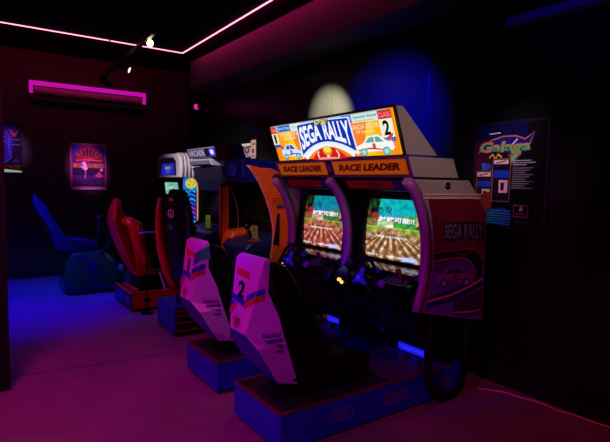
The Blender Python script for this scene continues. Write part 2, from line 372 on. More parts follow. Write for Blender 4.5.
# ------------------------------------------------------------------ game picture
def fbm(x, y):
    from mathutils import noise
    return noise.fractal(Vector((x, y, 0)), 1, 2, 4)
def screen_mesh(name, parent, x0, x1, y_, z0, z1, tilt, tint=(1,1,1), res=(110,84)):
    nx, ny = res; vs = []; cols = []
    for j in range(ny+1):
        for i in range(nx+1):
            s, t = i/nx, j/ny
            bul = .012*((2*s-1)**2+(2*t-1)**2)
            vs.append((x0+(x1-x0)*s, y_+tilt*t+bul, z0+(z1-z0)*t))
            n = fbm(s*14, t*12+3); n2 = fbm(s*5+9, t*5)
            hor = .53
            if t > hor:
                sky = (5+40*max(0,1-(t-hor)*3), 165+40*n, 175+25*n2)
                c = sky
                hill = hor+.10+.20*max(0, s-.45)*1.3+.02*math.sin(s*14)+.02*n
                if s > .35 and t < hill+.03*math.sin(s*9)+.06*max(0,1-abs(s-.62)*4): c = (50+60*n, 150+60*n, 55+30*n2)
                if s < .5 and t < hor+.12+.04*n: c = (175+70*n, 205+40*n, 150+50*n)
                if s > .86 and t < .85: c = (165+90*n, 150+80*n, 105+60*n) if n > -.1 else (40, 80+30*n, 25)
                if s < .21+.03*n: c = (12+50*n, 40+60*n, 18) if t > .66 else (120+120*n, 100+90*n, 55+60*n)
                if abs(s-.45) < .05 and t < hor+.035: c = (250,250,245)
                if s < .22 and abs(t-.72-.1*n) < .05 and n2 > 0: c = (160,40,30)
            else:
                u = (s-.45)/max(.02, (hor-t)*1.0+.02); edge = .5+1.6*0
                k = abs(u)
                st = .5+.5*math.sin(u*17+1.0*n2); st = st**1.5; c = (105+135*st*(.7+.8*n)+40*n, 70+125*st*(.7+.8*n)+30*n, 42+110*st*(.7+.8*n)+25*n)
                if k > 3.6 or (k > 2.2 and hor-t < .1): c = (125+70*n, 150+60*n, 45+30*n)
                if hor-t < .03: c = (160+60*n, 175+40*n, 90)
            c = [max(0, min(255, v))*q for v, q in zip(c, tint)]
            cols.append((*lin(c), 1))
    fs = [(j*(nx+1)+i, j*(nx+1)+i+1, (j+1)*(nx+1)+i+1, (j+1)*(nx+1)+i) for j in range(ny) for i in range(nx)]
    me = bpy.data.meshes.new(name); me.from_pydata(vs, [], fs); me.update()
    ca = me.color_attributes.new('picture', 'FLOAT_COLOR', 'POINT')
    for k, c in enumerate(cols): ca.data[k].color = c
    me.materials.append(MATS.get('game_screen') or attr_screen('game_screen', 1.15))
    for p in me.polygons: p.use_smooth = True
    return link(name, me, parent)

# ------------------------------------------------------------------ the twin rally cabinet
OX, OY = -3.045, 2.34
T = thing('racing_arcade_cabinet', (OX, OY, 0), 'twin rally racing cabinet with lit Sega Rally sign and two glowing game screens', 'arcade machine')
def L(x, y, z): return (x-OX, y-OY, z)
class LMB(MB):                       # collects in room coordinates, stores in cabinet coordinates
    def __init__(s, ox=OX, oy=OY): super().__init__(); s.o = (ox, oy)
    def build(s, *a, **k):
        s.v = [(x-s.o[0], y-s.o[1], z) for x, y, z in s.v]; return super().build(*a, **k)
def lart(bl, br, tr, tl, o=(OX, OY), **k): return Art(*[(p[0]-o[0], p[1]-o[1], p[2]) for p in (bl, br, tr, tl)], **k)
XL, XR = -3.89, -2.2
front = [(2.34,1.588),(2.40,1.54),(2.455,1.46),(2.495,1.38),(2.525,1.29),(2.543,1.19),(2.55,1.09),(2.546,1.0),(2.532,.91),(2.51,.83),(2.485,.76),(2.47,.705)]
side = front + [(3.15,.555),(3.15,1.36),(3.02,1.495),(2.925,1.588)]
def sidepanel(x0, x1, name='side_panel'):
    return LMB().prism(side, x0, x1, hoodg).build(name, T, bevel=.006)
sidepanel(XR-.03, XR); sidepanel(XL, XL+.03)
LMB().prism([(y+.02, z) for y, z in front]+[(2.8,.7),(2.8,1.55)], OX-.02, OX+.02, blackp).build('divider_panel', T)
def trim(x):
    wd = .032; m = LMB(); rows = []
    for i, (y, z) in enumerate(front):
        p = front[max(i-1,0)]; q = front[min(i+1,len(front)-1)]; dy, dz = q[0]-p[0], q[1]-p[1]; Ln = math.hypot(dy, dz); ny, nz = dz/Ln, -dy/Ln
        rows.append([(x-wd, y+.012*-ny, z+.012*-nz), (x-wd, y+.03*ny, z+.03*nz), (x-wd*.5, y+.045*ny, z+.045*nz), (x+wd*.5, y+.045*ny, z+.045*nz), (x+wd, y+.03*ny, z+.03*nz), (x+wd, y+.012*-ny, z+.012*-nz)])
    m.grid(rows, purplep, True, True); n = len(rows)
    m.add(rows[0], [tuple(range(6))], purplep); m.add(rows[-1], [tuple(range(6))[::-1]], purplep)
    return m.build('edge_trim', T)
trim(XR-.028); trim(OX); trim(XL+.028)
# hood behind the side panels, its top and the boxes above
LMB().prism([(2.62,1.575),(2.92,1.575),(3.01,1.49),(3.14,1.36),(3.14,.55),(2.80,.64),(2.80,1.5),(2.62,1.5)], XL+.03, XR-.03, blackp).build('hood_shell', T)
LMB().prism([(2.345,1.735),(2.785,1.735),(2.85,1.602),(2.40,1.602)], XL+.03, XR-.03, hoodg).build('header_box', T, bevel=.005)
LMB().prism([(2.36,1.601),(2.9,1.601),(2.9,1.589),(2.36,1.589)], XL+.01, XR-.01, blackp).build('seam_strip', T)
# RACE LEADER header
hp = lart((XL+.03,2.40,1.602),(XR-.03,2.40,1.602),(XR-.03,2.345,1.735),(XL+.03,2.345,1.735), base=.0015)
hp.rect(0,0,1,1,(120,55,135)); hp.rect(.012,.10,.988,.93,(35,15,70))
for a0, a1 in ((.02,.452),(.505,.982)):
    hp.rect(a0,.14,a1,.9,(215,84,6),.38); hp.rect(a0+.01,.2,a1-.01,.84,(225,92,8),.42)
    hp.text('RACE LEADER', a0+.04,.34,a1-.04,.72,(120,16,8), shear=.28, bold=.06, emit=.2)
hp.rect(.468,.3,.49,.75,(150,50,160)); hp.build('race_leader_panel', T, 'orange panels lettered RACE LEADER')
# dim red sign below the header
hs = LMB()
for x0, x1 in ((XL+.06, OX-.05), (OX+.05, XR-.06)): hs.prism([(2.42,1.585),(2.60,1.585),(2.60,1.50),(2.47,1.51)], x0, x1, blackp)
hs.build('header_shelf', T)
for x0, x1 in ((XL+.10, OX-.09), (OX+.09, XR-.10)):
    A = lart((x0,2.47,1.512),(x1,2.47,1.512),(x1,2.42,1.582),(x0,2.42,1.582)); A.rect(0,.1,1,.95,(170,20,22)); A.rect(.76,.1,.95,.95,(50,20,130)); A.ell(.45,.5,.1,.3,(120,20,60)); A.build('red_banner', T, 'dark red banner strip')
# marquee
mx0, mx1 = -3.80, -2.28
LMB().prism([(2.262,2.052),(2.335,2.056),(2.685,1.752),(2.372,1.742)], mx0, mx1, hoodg).build('marquee_box', T, bevel=.006)
LMB().prism([(2.250,2.052),(2.262,2.060),(2.376,1.745),(2.362,1.737)], mx0-.004, mx1+.004, blackp).build('marquee_frame', T, 'black frame round the lit sign')
LMB().prism([(2.345,1.737),(2.60,1.737),(2.60,1.748),(2.375,1.748)], mx0-.02, mx1+.02, mat('dark_blue_ledge', (40,30,130), .4)).build('marquee_ledge', T)
A = lart((mx0+.012,2.3570,1.751),(mx1-.012,2.3570,1.751),(mx1-.012,2.2545,2.040),(mx0+.012,2.2545,2.040), emit=1.0, base=.003)
A.rect(0,0,1,1,(250,125,15))
for k in range(16):
    q = k/16; c = (250,int(215-85*q),int(5+8*q)); A.poly([(0,0),(.22*(1-q)+.01,0),(.16*(1-q)+.01,1),(0,1)], c); A.k -= 1; A.poly([(1-.25*(1-q),0),(1,0),(1,1),(1-.16*(1-q),1)], c)

A.rect(.03,.85,.97,1,(150,200,235)); A.rect(.075,.82,.205,.99,(30,110,200)); A.text('Special Stage', .08,.86,.2,.95,(215,235,255)); A.rect(.205,.80,.31,.99,(225,240,225)); A.text('TOYOTA', .215,.86,.29,.93,(90,150,180))
A.rect(.66,.82,.73,.99,(40,110,205)); A.text('Stage', .667,.87,.725,.95,(230,240,255)); A.rect(.735,.79,.915,.98,(210,235,215)); A.text('Special Stage', .745,.87,.905,.95,(35,110,180), bold=.02); A.rect(.745,.81,.88,.84,(190,210,150))
A.text('TOYOTA CELICA', .085,.69,.27,.79,(250,225,190), bold=.02); A.text('GT-FOUR', .12,.58,.24,.67,(250,225,190), bold=.02)
A.text('LANCIA DELTA', .715,.64,.905,.75,(250,215,175), bold=.02); A.text('HF integrale', .75,.52,.87,.62,(250,215,175), bold=.02)
A.rect(.005,.80,.065,.99,(215,45,50)); A.text('CLASS', .01,.85,.06,.94,(250,170,160)); A.rect(.005,.48,.065,.80,(235,235,205)); A.text('1', .024,.52,.046,.77,(12,12,12), bold=.03); A.rect(.005,.40,.065,.48,(35,80,175))
A.rect(.915,.80,.997,.99,(215,40,50)); A.text('CLASS', .92,.84,.99,.94,(250,160,165)); A.rect(.915,.40,.997,.80,(238,238,210)); A.text('2', .935,.45,.975,.77,(10,10,10), bold=.035); A.rect(.915,.31,.997,.40,(30,75,175)); A.text('CLASS 2', .925,.33,.987,.38,(190,210,245))
A.car(.07,.06,.20,.44,(210,228,250),(50,80,180),(130,60,150),-1); A.car(.735,.05,.25,.46,(250,245,240),(90,170,160),(215,60,60))
def bow(p):                      # lettering follows a curved lower edge
    s, t = p; q = (s-.515)/.235; lo = .50-.34*q*q; hi = .98-.03*abs(q)
    tt = (t-.18)/.79; return (s+.012*(1-tt)*q, max(0, lo+(hi-lo)*tt))
def shield(a0, a1, b0, b1, n=16): 
    up_ = [(a0+(a1-a0)*i/n, b1) for i in range(n+1)]; return [bow(p) for p in up_]+[bow((a0+(a1-a0)*i/n, b0)) for i in range(n, -1, -1)]
cv = [bow((.30+.425*i/16, .10)) for i in range(17)]; A.poly([(.395,0)]+[(x*.66+.1743, max(0, y-.14)) for x, y in cv]+[(.635,0)], (215,25,15))
A.poly(cv+[(x*.86+.072, max(0, y-.13)) for x, y in cv[::-1]], (240,244,250)); 
A.poly(shield(.292,.735,.02,.99), (225,240,255)); A.poly(shield(.302,.725,.10,.96), (12,48,180))
for w_, b_ in (('SEGA', (.312,.497)), ('RALLY', (.52,.716))): A.text(w_, b_[0],.19,b_[1],.90,(245,250,255), bold=.035, f=bow); A.k -= 1
A.k += 1
A.text('VS', .455,.86,.58,.998,(20,20,25), shear=.3, bold=.06); A.text('VS', .46,.875,.575,.985,(245,215,30), shear=.3, bold=.02)
A.ell(.515,.22,.038,.12,(225,150,30)); A.ell(.515,.25,.03,.08,(245,225,80)); A.rect(.503,.04,.527,.11,(235,220,200)); A.poly([(.42,0),(.61,0),(.57,.05),(.46,.06)], (245,150,130))
A.line([(.44,.22),(.43,.12),(.44,.03)], .010, (250,230,225)); A.line([(.59,.22),(.605,.12),(.595,.03)], .010, (250,230,225))
A.build('marquee_sign', T, 'backlit sign lettered SEGA RALLY between two cars')

# monitors
for cx, tint in ((-3.485, (1.05,.76,.88)), (-2.62, (1,1,1))):
    s0, s1 = cx-.30, cx+.30; zb, zt = .995, 1.442
    inner = (OX+.02 if cx > OX else XL+.03, XR-.03 if cx > OX else OX-.02)
    b = LMB(); yb, yt = 2.585, 2.625
    # bezel as four slopes round the tube
    b.prism([(yb-.03,.90),(yb,zb),(2.79,zb),(2.79,.90)], inner[0], inner[1], blackg)
    b.prism([(yt,zt),(yt-.01,1.51),(2.79,1.51),(2.79,zt)], inner[0], inner[1], blackg)
    b.prism([(yb,zb),(yt,zt),(2.79,zt),(2.79,zb)], inner[0], s0, blackg); b.prism([(yb,zb),(yt,zt),(2.79,zt),(2.79,zb)], s1, inner[1], blackg)
    b.build('screen_bezel', T)
    scn_o = screen_mesh('game_screen', T, s0-OX, s1-OX, yb+.012-OY, zb, zt, .035, tint)
    scn_o['label'] = 'glowing screen showing a dirt road and teal sky'
    A = lart((s0,yb+.003,zb),(s1,yb+.003,zb),(s1,yb+.043,zt),(s0,yb+.043,zt), emit=1.15, base=.004)
    A.ring(.27,.80,.05,.055,.3,(10,60,60)); A.k -= 1; A.ring(.42,.82,.05,.045,.3,(10,60,60)); A.k -= 1; A.line([(.22,.76),(.3,.86)], .015, (20,50,50)); A.line([(.37,.87),(.47,.75)], .015, (20,50,50))
    A.text('対戦可能!!', .255,.61,.87,.715,(120,60,110), bold=.05); A.text('対戦可能!!', .26,.617,.86,.708,(250,248,250), bold=.02)
    A.text('PRESS START BUTTON', .25,.355,.77,.385,(245,245,235), bold=.02); A.text('CREDIT 0', .08,.035,.3,.065,(240,240,235), bold=.03)
    A.text('INSERT COIN', .46,.035,.72,.07,(240,240,240), bold=.03); A.rect(.72,.02,.95,.085,(150,175,235)); A.text('FREE PLAY', .74,.03,.93,.075,(230,235,250))
    A.build('screen_lettering', scn_o)

# dashboards, wheels and shifters
knob = mat('blue_plastic', (60,70,225), .35); knob2 = mat('violet_button', (140,60,190), .3); 
for cx, wx in ((-3.485, -3.50), (-2.62, -2.585)):
    x0 = OX+.02 if cx > OX else XL+.03; x1 = XR-.03 if cx > OX else OX-.02
    d = LMB().prism([(2.36,.80),(2.40,.865),(2.50,.915),(2.57,.93),(2.80,.93),(2.80,.45),(2.62,.45),(2.50,.60),(2.38,.72)], x0, x1, blackg).build('dashboard', T, bevel=.012)
    LMB().prism([(2.46,.940),(2.60,.978),(2.60,.95),(2.47,.90)], x0+.04, x1-.02, mat('grey_gloss_ledge', (30,30,34), .07, noise=0, spec=1, coat=1)).build('screen_ledge', T, bevel=.004)
    ax = Vector((0,-1,.30)).normalized(); c = Vector((wx-OX, 2.285-OY, .892))
    wh = MB().torus(c, .140, .012, ax, rubber); 
    u = ax.cross(Vector((1,0,0))).normalized()
    for an in (PI/2, PI*1.17, PI*1.83):
        dr = math.cos(an)*Vector((1,0,0))-math.sin(an)*u*-1
        wh.tube([c, c+dr*.136], [.016,.010], blackp, 8); wh.tube([c+ax*.008, c+ax*.004+dr*.075], [.022,.014], knob, 8)
    wo = wh.build('steering_wheel', T)
    MB().cyl(c+ax*.006, c+ax*.026, .036, knob, 6).cyl(c+ax*.024, c+ax*.03, .012, mat('hub_badge', (220,220,235), .3), 16).build('wheel_hub', wo, 'blue round hub')
    MB().cyl(c-ax*.005, c-ax*.15, .03, blackp, 20).build('steering_column', T)
    g0 = wx+.10
    A = lart((g0-.02,2.40,.8675),(g0+.19,2.40,.8675),(g0+.19,2.50,.9175),(g0-.02,2.50,.9175), base=.003); A.rect(0,0,1,1,(38,36,40)); A.frame(0,0,1,1,.04,.05,(150,140,130))
    A.line([(.25,.2),(.25,.8)], .03, (200,190,170)); A.line([(.5,.2),(.5,.8)], .03, (200,190,170)); A.line([(.25,.5),(.5,.5)], .03, (200,190,170)); A.text('SHIFT', .6,.3,.92,.6,(190,180,165)); A.build('gear_plate', T, 'printed plate at the gear lever')
    sh = LMB().cyl((g0+.15,2.44,.89), (g0+.14,2.41,.95), .008, steel).ball((g0+.14,2.405,.965), .022, mat('gear_knob_red', (90,30,50), .3)); sh.build('gear_lever', T)
    bt = LMB().cyl((wx+.12,2.385,.852), (wx+.115,2.355,.875), .026, knob2).build('view_button', T, 'round violet button')
    LMB().cyl((wx+.03,2.43,.93), (wx+.03,2.40,.948), .022, knob).build('view_button', T, 'round blue button')
    amber = MATS.get('amber_lamp') or glow('amber_lamp', (1.6,.8,.25), 1)
    LMB().cyl((x0+.10,2.372,.815), (x0+.10,2.352,.82), .013, amber).cyl((x0+.135,2.372,.80), (x0+.135,2.352,.805), .013, amber).build('start_button', T, 'small glowing amber button')
    for k in range(2): LMB().cyl((x0+.09+.05*k,2.40,.86), (x0+.09+.05*k,2.385,.88), .013, knob).build('view_button', T, 'small blue button')

# lower body behind the pedals
LMB().box(XL+.14, XR-.14, 2.80, 3.16, .262, .66, blackp).build('lower_body', T, bevel=.006)
LMB().box(XL+.18, XR-.18, 3.13, 3.16, 0, .262, rubber).build('plinth', T)
LMB().tube([(XR-.03,2.62,.70),(XR-.035,2.60,.45),(XR-.035,2.61,.22),(XR-.035,2.66,.09),(XR-.035,2.76,.035),(XR-.035,2.90,.05),(XR-.035,2.98,.12),(XR-.035,3.02,.3),(XR-.035,3.02,.6)], .026, rubber, 12).build('cable_conduit', T, 'thick black cable loop')
for cx in (-3.50, -2.57):
    xb = .17 if cx > OX else .05
    A = lart((cx-.13,2.798,.264),(cx+xb,2.798,.264),(cx+xb,2.798,.322),(cx-.13,2.798,.322), base=.003, emit=.9); A.rect(0,0,1,1,(24,24,245)); A.text('CAUTION', .1,.3,.9,.7,(70,70,250)); A.build('caution_sticker', T, 'caution sticker with blue light in its colour')  # blue light on the sticker comes from its own emissive print
    for x0_, z0_, w_, h_, c_, em in (((-.0,.42,.065,.06,(95,60,235),.45),(-.155,.40,.045,.08,(30,30,170),.10),(-.32,.285,.06,.025,(150,30,20),.15)) if cx < OX else ((.03,.40,.045,.06,(30,30,170),.10),(.19,.41,.04,.07,(30,26,120),.07),(-.34,.36,.05,.04,(30,30,170),.08))):
        LMB().box(-3.36+x0_ if cx < OX else cx+x0_, (-3.36+x0_ if cx < OX else cx+x0_)+w_, 2.785, 2.80, z0_, z0_+h_, mat('lit_button_%d_%d_%d_%d' % (*c_, int(em*100)), c_, .4, emit=em)).build('coin_button', T, 'small lit button')
    LMB().box(cx-.02,cx+.24,2.79,2.80,.42,.62, mat('coin_door_black', (20,20,24), .4)).build('coin_door', T, bevel=.003)
# printed art on the outer right side
A = lart((XR,2.47,.60),(XR,3.15,.535),(XR,3.15,1.585),(XR,2.47,1.585), base=.001)
def sp(y, z): return ((y-2.47)/.68, (z-(.6-.065*(y-2.47)/.68))/(1.585-(.6-.065*(y-2.47)/.68)))
def yz(pts): return [sp(*p) for p in pts]
fr = [(y+.006, z) for y, z in front if z < 1.47 and z > .73]
A.poly(yz([(2.505,1.465)]+[(2.536,1.38),(2.56,1.29),(2.578,1.19),(2.585,1.09),(2.58,1.0),(2.565,.91),(2.545,.83),(2.52,.76),(2.505,.71)]+[(3.14,.56),(3.14,1.36),(3.05,1.455)]), (105,36,170))
A.poly(yz([(2.507,1.462),(2.54,1.38),(2.565,1.29),(2.58,1.19),(2.587,1.09),(2.586,1.06),(3.0,1.06),(3.13,.97),(3.13,1.36),(3.05,1.455)]), (105,12,40))
A.poly(yz([(2.585,1.09),(2.8,1.10),(2.95,1.10),(3.05,1.07),(3.11,1.0),(3.12,.90),(3.05,.86),(3.05,.95),(2.98,1.02),(2.9,1.045),(2.8,1.05),(2.585,1.045)]), (22,12,40))
A.line(yz([(2.585,1.045),(2.8,1.05),(2.9,1.043),(2.97,1.015),(3.02,.97),(3.03,.92)]), .012, (170,70,90))
A.line(yz([(2.585,1.098),(2.8,1.11),(2.95,1.108),(3.05,1.08),(3.12,1.02)]), .006, (170,70,90))
A.line(yz([(2.585,1.03),(2.8,1.035),(2.88,1.03),(2.94,1.0)]), .014, (90,15,50))
A.poly(yz([(2.53,.80),(2.8,.835),(3.12,.90),(3.12,.82),(2.8,.745),(2.54,.735)]), (30,22,95)); A.line(yz([(2.53,.775),(2.75,.79),(2.95,.825),(3.12,.875)]), .016, (235,185,150), .016)
A.poly(yz([(2.8,.65),(2.8,.74),(3.12,.80),(3.12,.60)]), (60,25,85)); A.line(yz([(2.80,.665),(2.9,.655),(3.0,.643),(3.10,.645)]), .009, (225,175,140), .009)
def fb(y, z, w_, h_): a = sp(y, z); b_ = sp(y+w_, z+h_); return (*a, *b_)
q = fb(2.665,1.175,.45,.115); A.rect(*q, (45,22,52)); A.text('SEGA RALLY', q[0]+.02,q[1]+.015,q[2]-.02,q[3]-.012,(120,105,135), bold=.02)
A.ring(*sp(2.88,1.12), .17, .055, .08, (165,60,90)); A.text('1995', *fb(2.80,1.10,.15,.045), (150,90,110)); A.text('CHAMPIONSHIP', *fb(2.76,1.152,.25,.015), (120,60,90)); A.text('TEAM', *fb(2.80,1.31,.13,.02), (150,60,80))
A.car(*sp(2.60,.87), .60, .14, (150,70,160),(40,30,75),(90,20,60),-1); A.text('CELICA', *fb(2.62,1.0,.12,.02), (70,30,90))
A.build('side_artwork', T, 'dark red side art lettered SEGA RALLY over a car')
m = LMB()
for z in (1.487,1.462): m.box(XR, XR+.006, 2.46, 3.06, z, z+.008, mat('cream_pinstripe', (225,190,170), .4))
m.build('pinstripe', T)
m = LMB().cyl((XR,2.70,1.548),(XR+.004,2.70,1.548), .026, blackp).cyl((XR+.004,2.69,1.548),(XR+.008,2.69,1.548), .007, steel).cyl((XR+.004,2.71,1.548),(XR+.008,2.71,1.548), .007, steel); m.build('lock', T)

# ------------------------------------------------------------------ rally seats on their platforms
def rally_seat(cx, num, flag, label, dy0=0):
    oy = 1.44; T2 = thing('racing_chair', (cx, oy, 0), label, 'seat', group='rally seats on blue platforms')
    def part(): return LMB(cx, oy)
    b0, b1 = cx-.29, cx+.29; pyy = 3.08
    part().box(b0, b1, 1.44, 3.08, .025, .235, blueb).build('platform', T2, 'blue box platform', .004)
    part().box(b0+.03, b1-.03, 1.47, 2.9, 0, .025, rubber).build('feet', T2)
    lip = mat('wine_edge_strip', (90,36,60), .4)
    m = part().box(b0-.003, b1+.003, 1.437, 1.457, .228, .244, lip).box(b0-.003, b0+.02, 1.457, 2.94, .228, .244, lip).box(b1-.02, b1+.003, 1.457, 2.94, .228, .244, lip); m.build('edge_strip', T2, bevel=.002)
    part().box(b0+.02, b1-.02, 1.457, 2.30, .232, .240, mat('black_carpet', (14,9,12), .95)).build('deck_mat', T2)
    part().box(b0+.015, b1-.015, 2.32, 2.78, .238, .252, mat('tread_plate', (70,62,72), .45, noise=.3, scale=90)).build('tread_plate', T2, bevel=.003)
    for px in (.02, .16):
        m = part().prism([(2.67,.258),(2.715,.288),(2.722,.282),(2.69,.253)], cx+px, cx+px+.06, mat('pedal_metal', (70,70,75), .4, metal=.5)); m.build('pedal', T2, bevel=.003)
    # shell
    ridge = [(.155,1.400,1.108),(.167,1.385,1.085),(.142,1.355,.92),(.122,1.33,.78),(.100,1.31,.67),(.178,1.350,.60),(.172,1.43,.47),(.085,1.545,.33)]
    frt = [(.160,1.428,1.118),(.168,1.434,1.09),(.163,1.43,.92),(.180,1.49,.78),(.180,1.525,.67),(.178,1.55,.60),(.174,1.595,.47),(.168,1.64,.335)]
    m = part(); rows = []
    for (h, y, z), (h2, y2, z2) in zip(ridge, frt): rows.append([(cx-h2, y2, z2), (cx-h, y, z), (cx+h, y, z), (cx+h2, y2, z2)])
    m.grid(rows[:5], whitep, False, True)
    for k in range(4, 7):
        for c4 in range(4):
            d4 = (c4+1) % 4; m.add([rows[k][c4], rows[k][d4], rows[k+1][d4], rows[k+1][c4]], [(0,1,2,3)], mat('blue_shell_print', (34,26,170), .4, noise=.1) if c4 == 1 else whitep)
    m.add(rows[0], [(0,1,2,3)], whitep); m.add(rows[-1], [(3,2,1,0)], whitep)
    shell = m.build('seat_shell', T2, 'white moulded seat shell', .006, 3)
    o = (cx, oy)
    def V(k, s): r = ridge[k]; return (cx+s*r[0], r[1], r[2])
    # upper rear decals: red block, number, blue band, flower
    A = lart(V(3,-1), V(3,1), V(1,1), V(1,-1), o, base=.004)
    A.poly([(.14,.70),(.66,.66),(.62,.80),(.12,.84)], (215,30,40)); A.text('CLASS', .18,.71,.6,.79,(150,30,90), f=lambda p: (p[0], p[1]-.08*(p[0]-.4)))
    A.text(num, .26 if num == '2' else .34,.27,.56 if num == '2' else .47,.60,(12,6,16), bold=.035)
    A.poly([(.0,.21),(.78,.13),(.80,.24),(.0,.32)], (34,26,170)); A.text('CLASS '+num, .1,.17,.6,.22,(140,100,215), f=lambda p: (p[0], p[1]-.13*(p[0]-.3)))
    for c, b, hh in flag: A.poly([(.70,b),(1.0,b+.15),(1.0,b+.15+hh),(.70,b+hh)], c)
    A.poly([(0,.02),(.25,.16),(.05,.18),(0,.14)], (30,30,170)); A.poly([(0,-.1),(.3,.12),(.22,.15),(0,.02)], (200,30,60))
    A.build('number_decal', T2, 'number %s decal' % num)
    A = lart(V(4,-1), V(4,1), V(3,1), V(3,-1), o, base=.004)
    for k in range(9):
        a = k*2*PI/9; A.poly([(.42+.08*math.cos(a+.35),.5+.16*math.sin(a+.35)),(.42+.28*math.cos(a),.5+.46*math.sin(a)),(.42+.08*math.cos(a-.35),.5+.16*math.sin(a-.35))], [(110,40,140),(50,30,110),(190,50,110)][k%3])
    A.ell(.42,.5,.12,.2,(150,80,90)); A.build('flower_decal', T2)
    # flag continues on the side facet
    A = lart(V(3,1), (cx+frt[3][0],frt[3][1],frt[3][2]), (cx+frt[1][0],frt[1][1],frt[1][2]), V(1,1), o, base=.006)
    for c, b, hh in flag: A.poly([(0,b+.15),(.9 if hh > .2 else .45,b+.21),(.9 if hh > .2 else .4,b+.19+hh),(0,b+.15+hh)], c)
    A.build('flag_decal', T2)
    # printed panel under the shell
    A = lart(V(6,-1), V(6,1), V(5,1), V(5,-1), o, base=.002); A.poly([(.06,.3),(.50,.2),(.48,1.0),(.05,1.0)], (110,50,170)); A.poly([(.09,.38),(.46,.3),(.44,.92),(.08,.92)], (44,34,165)); A.frame(.56,.15,.90,.8,.03,.06,(120,55,170)); A.text('SEGA', .14,.5,.4,.75,(120,70,190)); A.text('RALLY', .6,.35,.86,.6,(120,70,190)); A.build('lower_decal', T2)
    A = lart(V(7,-1), V(7,1), V(6,1), V(6,-1), o, base=.002); A.text('CHAMPIONSHIP', .1,.55,.9,.80,(120,60,180), bold=.02); A.text('1995', .25,.2,.75,.4,(100,50,160)); A.build('lower_decal', T2)
    A = lart((cx+.175,1.44,.47), (cx+.178,1.59,.47), (cx+.180,1.52,.70), (cx+.14,1.36,.70), o, base=.008)
    for k in range(4): A.text(['SEGA RALLY','CHAMPIONSHIP','RACING TEAM','1995'][k], .12+.04*k,.80-.15*k,.88-.05*k,.91-.15*k,(60,20,120), shear=.2, bold=.05)
    A.build('side_decal', T2)
    part().cyl((cx+.165,1.45,1.03),(cx+.178,1.45,1.03), .009, blackp).build('bolt', T2)
    part().cyl((cx+.17,1.61,.37),(cx+.182,1.61,.37), .009, blackp).build('bolt', T2)
    # black inner seat
    bp = [(1.436,1.085),(1.48,1.095),(1.55,1.06),(1.62,.97),(1.68,.86),(1.74,.76),(1.80,.66),(1.86,.58),(1.92,.50),(1.80,.42),(1.64,.36),(1.585,.50),(1.54,.65),(1.50,.79),(1.445,.92)]
    part().prism(bp, cx-.165, cx-.10, vinyl).build('side_bolster', T2, bevel=.02, seg=3); part().prism(bp, cx+.10, cx+.165, vinyl).build('side_bolster', T2, bevel=.02, seg=3)
    bp2 = [(1.436,1.08),(1.52,1.07),(1.55,.9),(1.60,.7),(1.68,.5),(1.66,.40),(1.60,.50),(1.54,.65),(1.50,.79),(1.445,.92)]
    part().prism(bp2, cx-.10, cx+.10, vinyl).build('backrest', T2, bevel=.012)
    cp = [(1.66,.30),(1.66,.45),(1.80,.485),(1.95,.48),(2.10,.455),(2.19,.43),(2.205,.41),(2.205,.30)]
    for s in (-1, 1): part().prism(cp, cx+s*.19, cx+s*.12, vinyl).build('side_bolster', T2, bevel=.012)
    part().prism([(1.66,.30),(1.66,.40),(1.8,.41),(2.1,.43),(2.19,.42),(2.205,.40),(2.205,.30)], cx-.12, cx+.12, vinyl).build('cushion', T2, bevel=.012)
    part().box(cx-.15, cx+.15, 1.62, 2.15, .24, .30, blackp).build('seat_rail', T2, bevel=.004)
    # prints along the right side of the platform
    A = lart((b1,1.44,.03), (b1,2.94,.03), (b1,2.94,.235), (b1,1.44,.235), o); pk = (120,45,120)
    A.text('SEGA RALLY', .10,.38,.22,.55,(70,30,110))
    for a0, a1 in ((.24,.36),(.54,.68),(.90,.98)): A.frame(a0,.32,a1,.66,.006,.05,pk); A.text('SEGA', a0+.02,.42,a1-.02,.56,pk)
    A.line([(.38,.48),(.52,.48)], .03, (60,28,100), .03); A.line([(.70,.48),(.88,.48)], .03, (60,28,100), .03)
    A.build('platform_print', T2)
    T2.location.y += dy0; return T2
it = [((50,255,120),.48,.30),((24,24,160),.24,.14),((205,25,30),.10,.13)]
fr_ = [((24,30,190),.24,.12),((215,30,30),.11,.12)]
rally_seat(-2.57, '2', fr_, 'white shell racing seat with a number 2 on its back, nearest of all seats')
rally_seat(-3.505, '1', it, 'white shell racing seat with a number 1 and green flag on its back', .04)

# ------------------------------------------------------------------ orange cabinet
ox, oy = -4.86, 2.45; o = (ox, oy)
T3 = thing('racing_arcade_cabinet', (ox, oy, 0), 'upright racing cabinet with curved orange side panels and a dark blue hood', 'arcade machine')
def p3(): return LMB(ox, oy)
xr, xl = -4.40, -5.30
cf = [(2.36,1.725),(2.42,1.66),(2.50,1.55),(2.575,1.40),(2.63,1.26),(2.665,1.12),(2.675,.98),(2.665,.88),(2.645,.79),(2.64,.60),(2.60,.10),(3.05,.10),(3.05,1.60),(2.72,1.66),(2.62,1.70),(2.50,1.70)]
p3().prism(cf, xr-.03, xr, orange).build('side_panel', T3, 'orange curved side panel', .004)
p3().prism([(2.46,1.52),(2.46,.10),(3.05,.10),(3.05,1.60),(2.60,1.60)], xl, xl+.03, blackp).build('side_panel', T3, 'black inner side panel', .004)
A = lart((xl+.03,2.46,.88),(xl+.03,2.70,.88),(xl+.03,2.70,1.50),(xl+.03,2.46,1.50), o); A.poly([(.08,0),(.45,0),(.45,1),(.08,1)], (215,62,16)); A.line([(.5,1),(.70,.85),(.88,.65),(.97,.4),(.97,.03)], .02, (190,150,150), .01); A.build('side_print', T3, 'orange red printed strip')
p3().tube([(xl+.03,2.458,z) for z in (1.5,1.2,.88)], .008, mat('pink_tmolding', (205,90,130), .35), 8).build('edge_trim', T3)
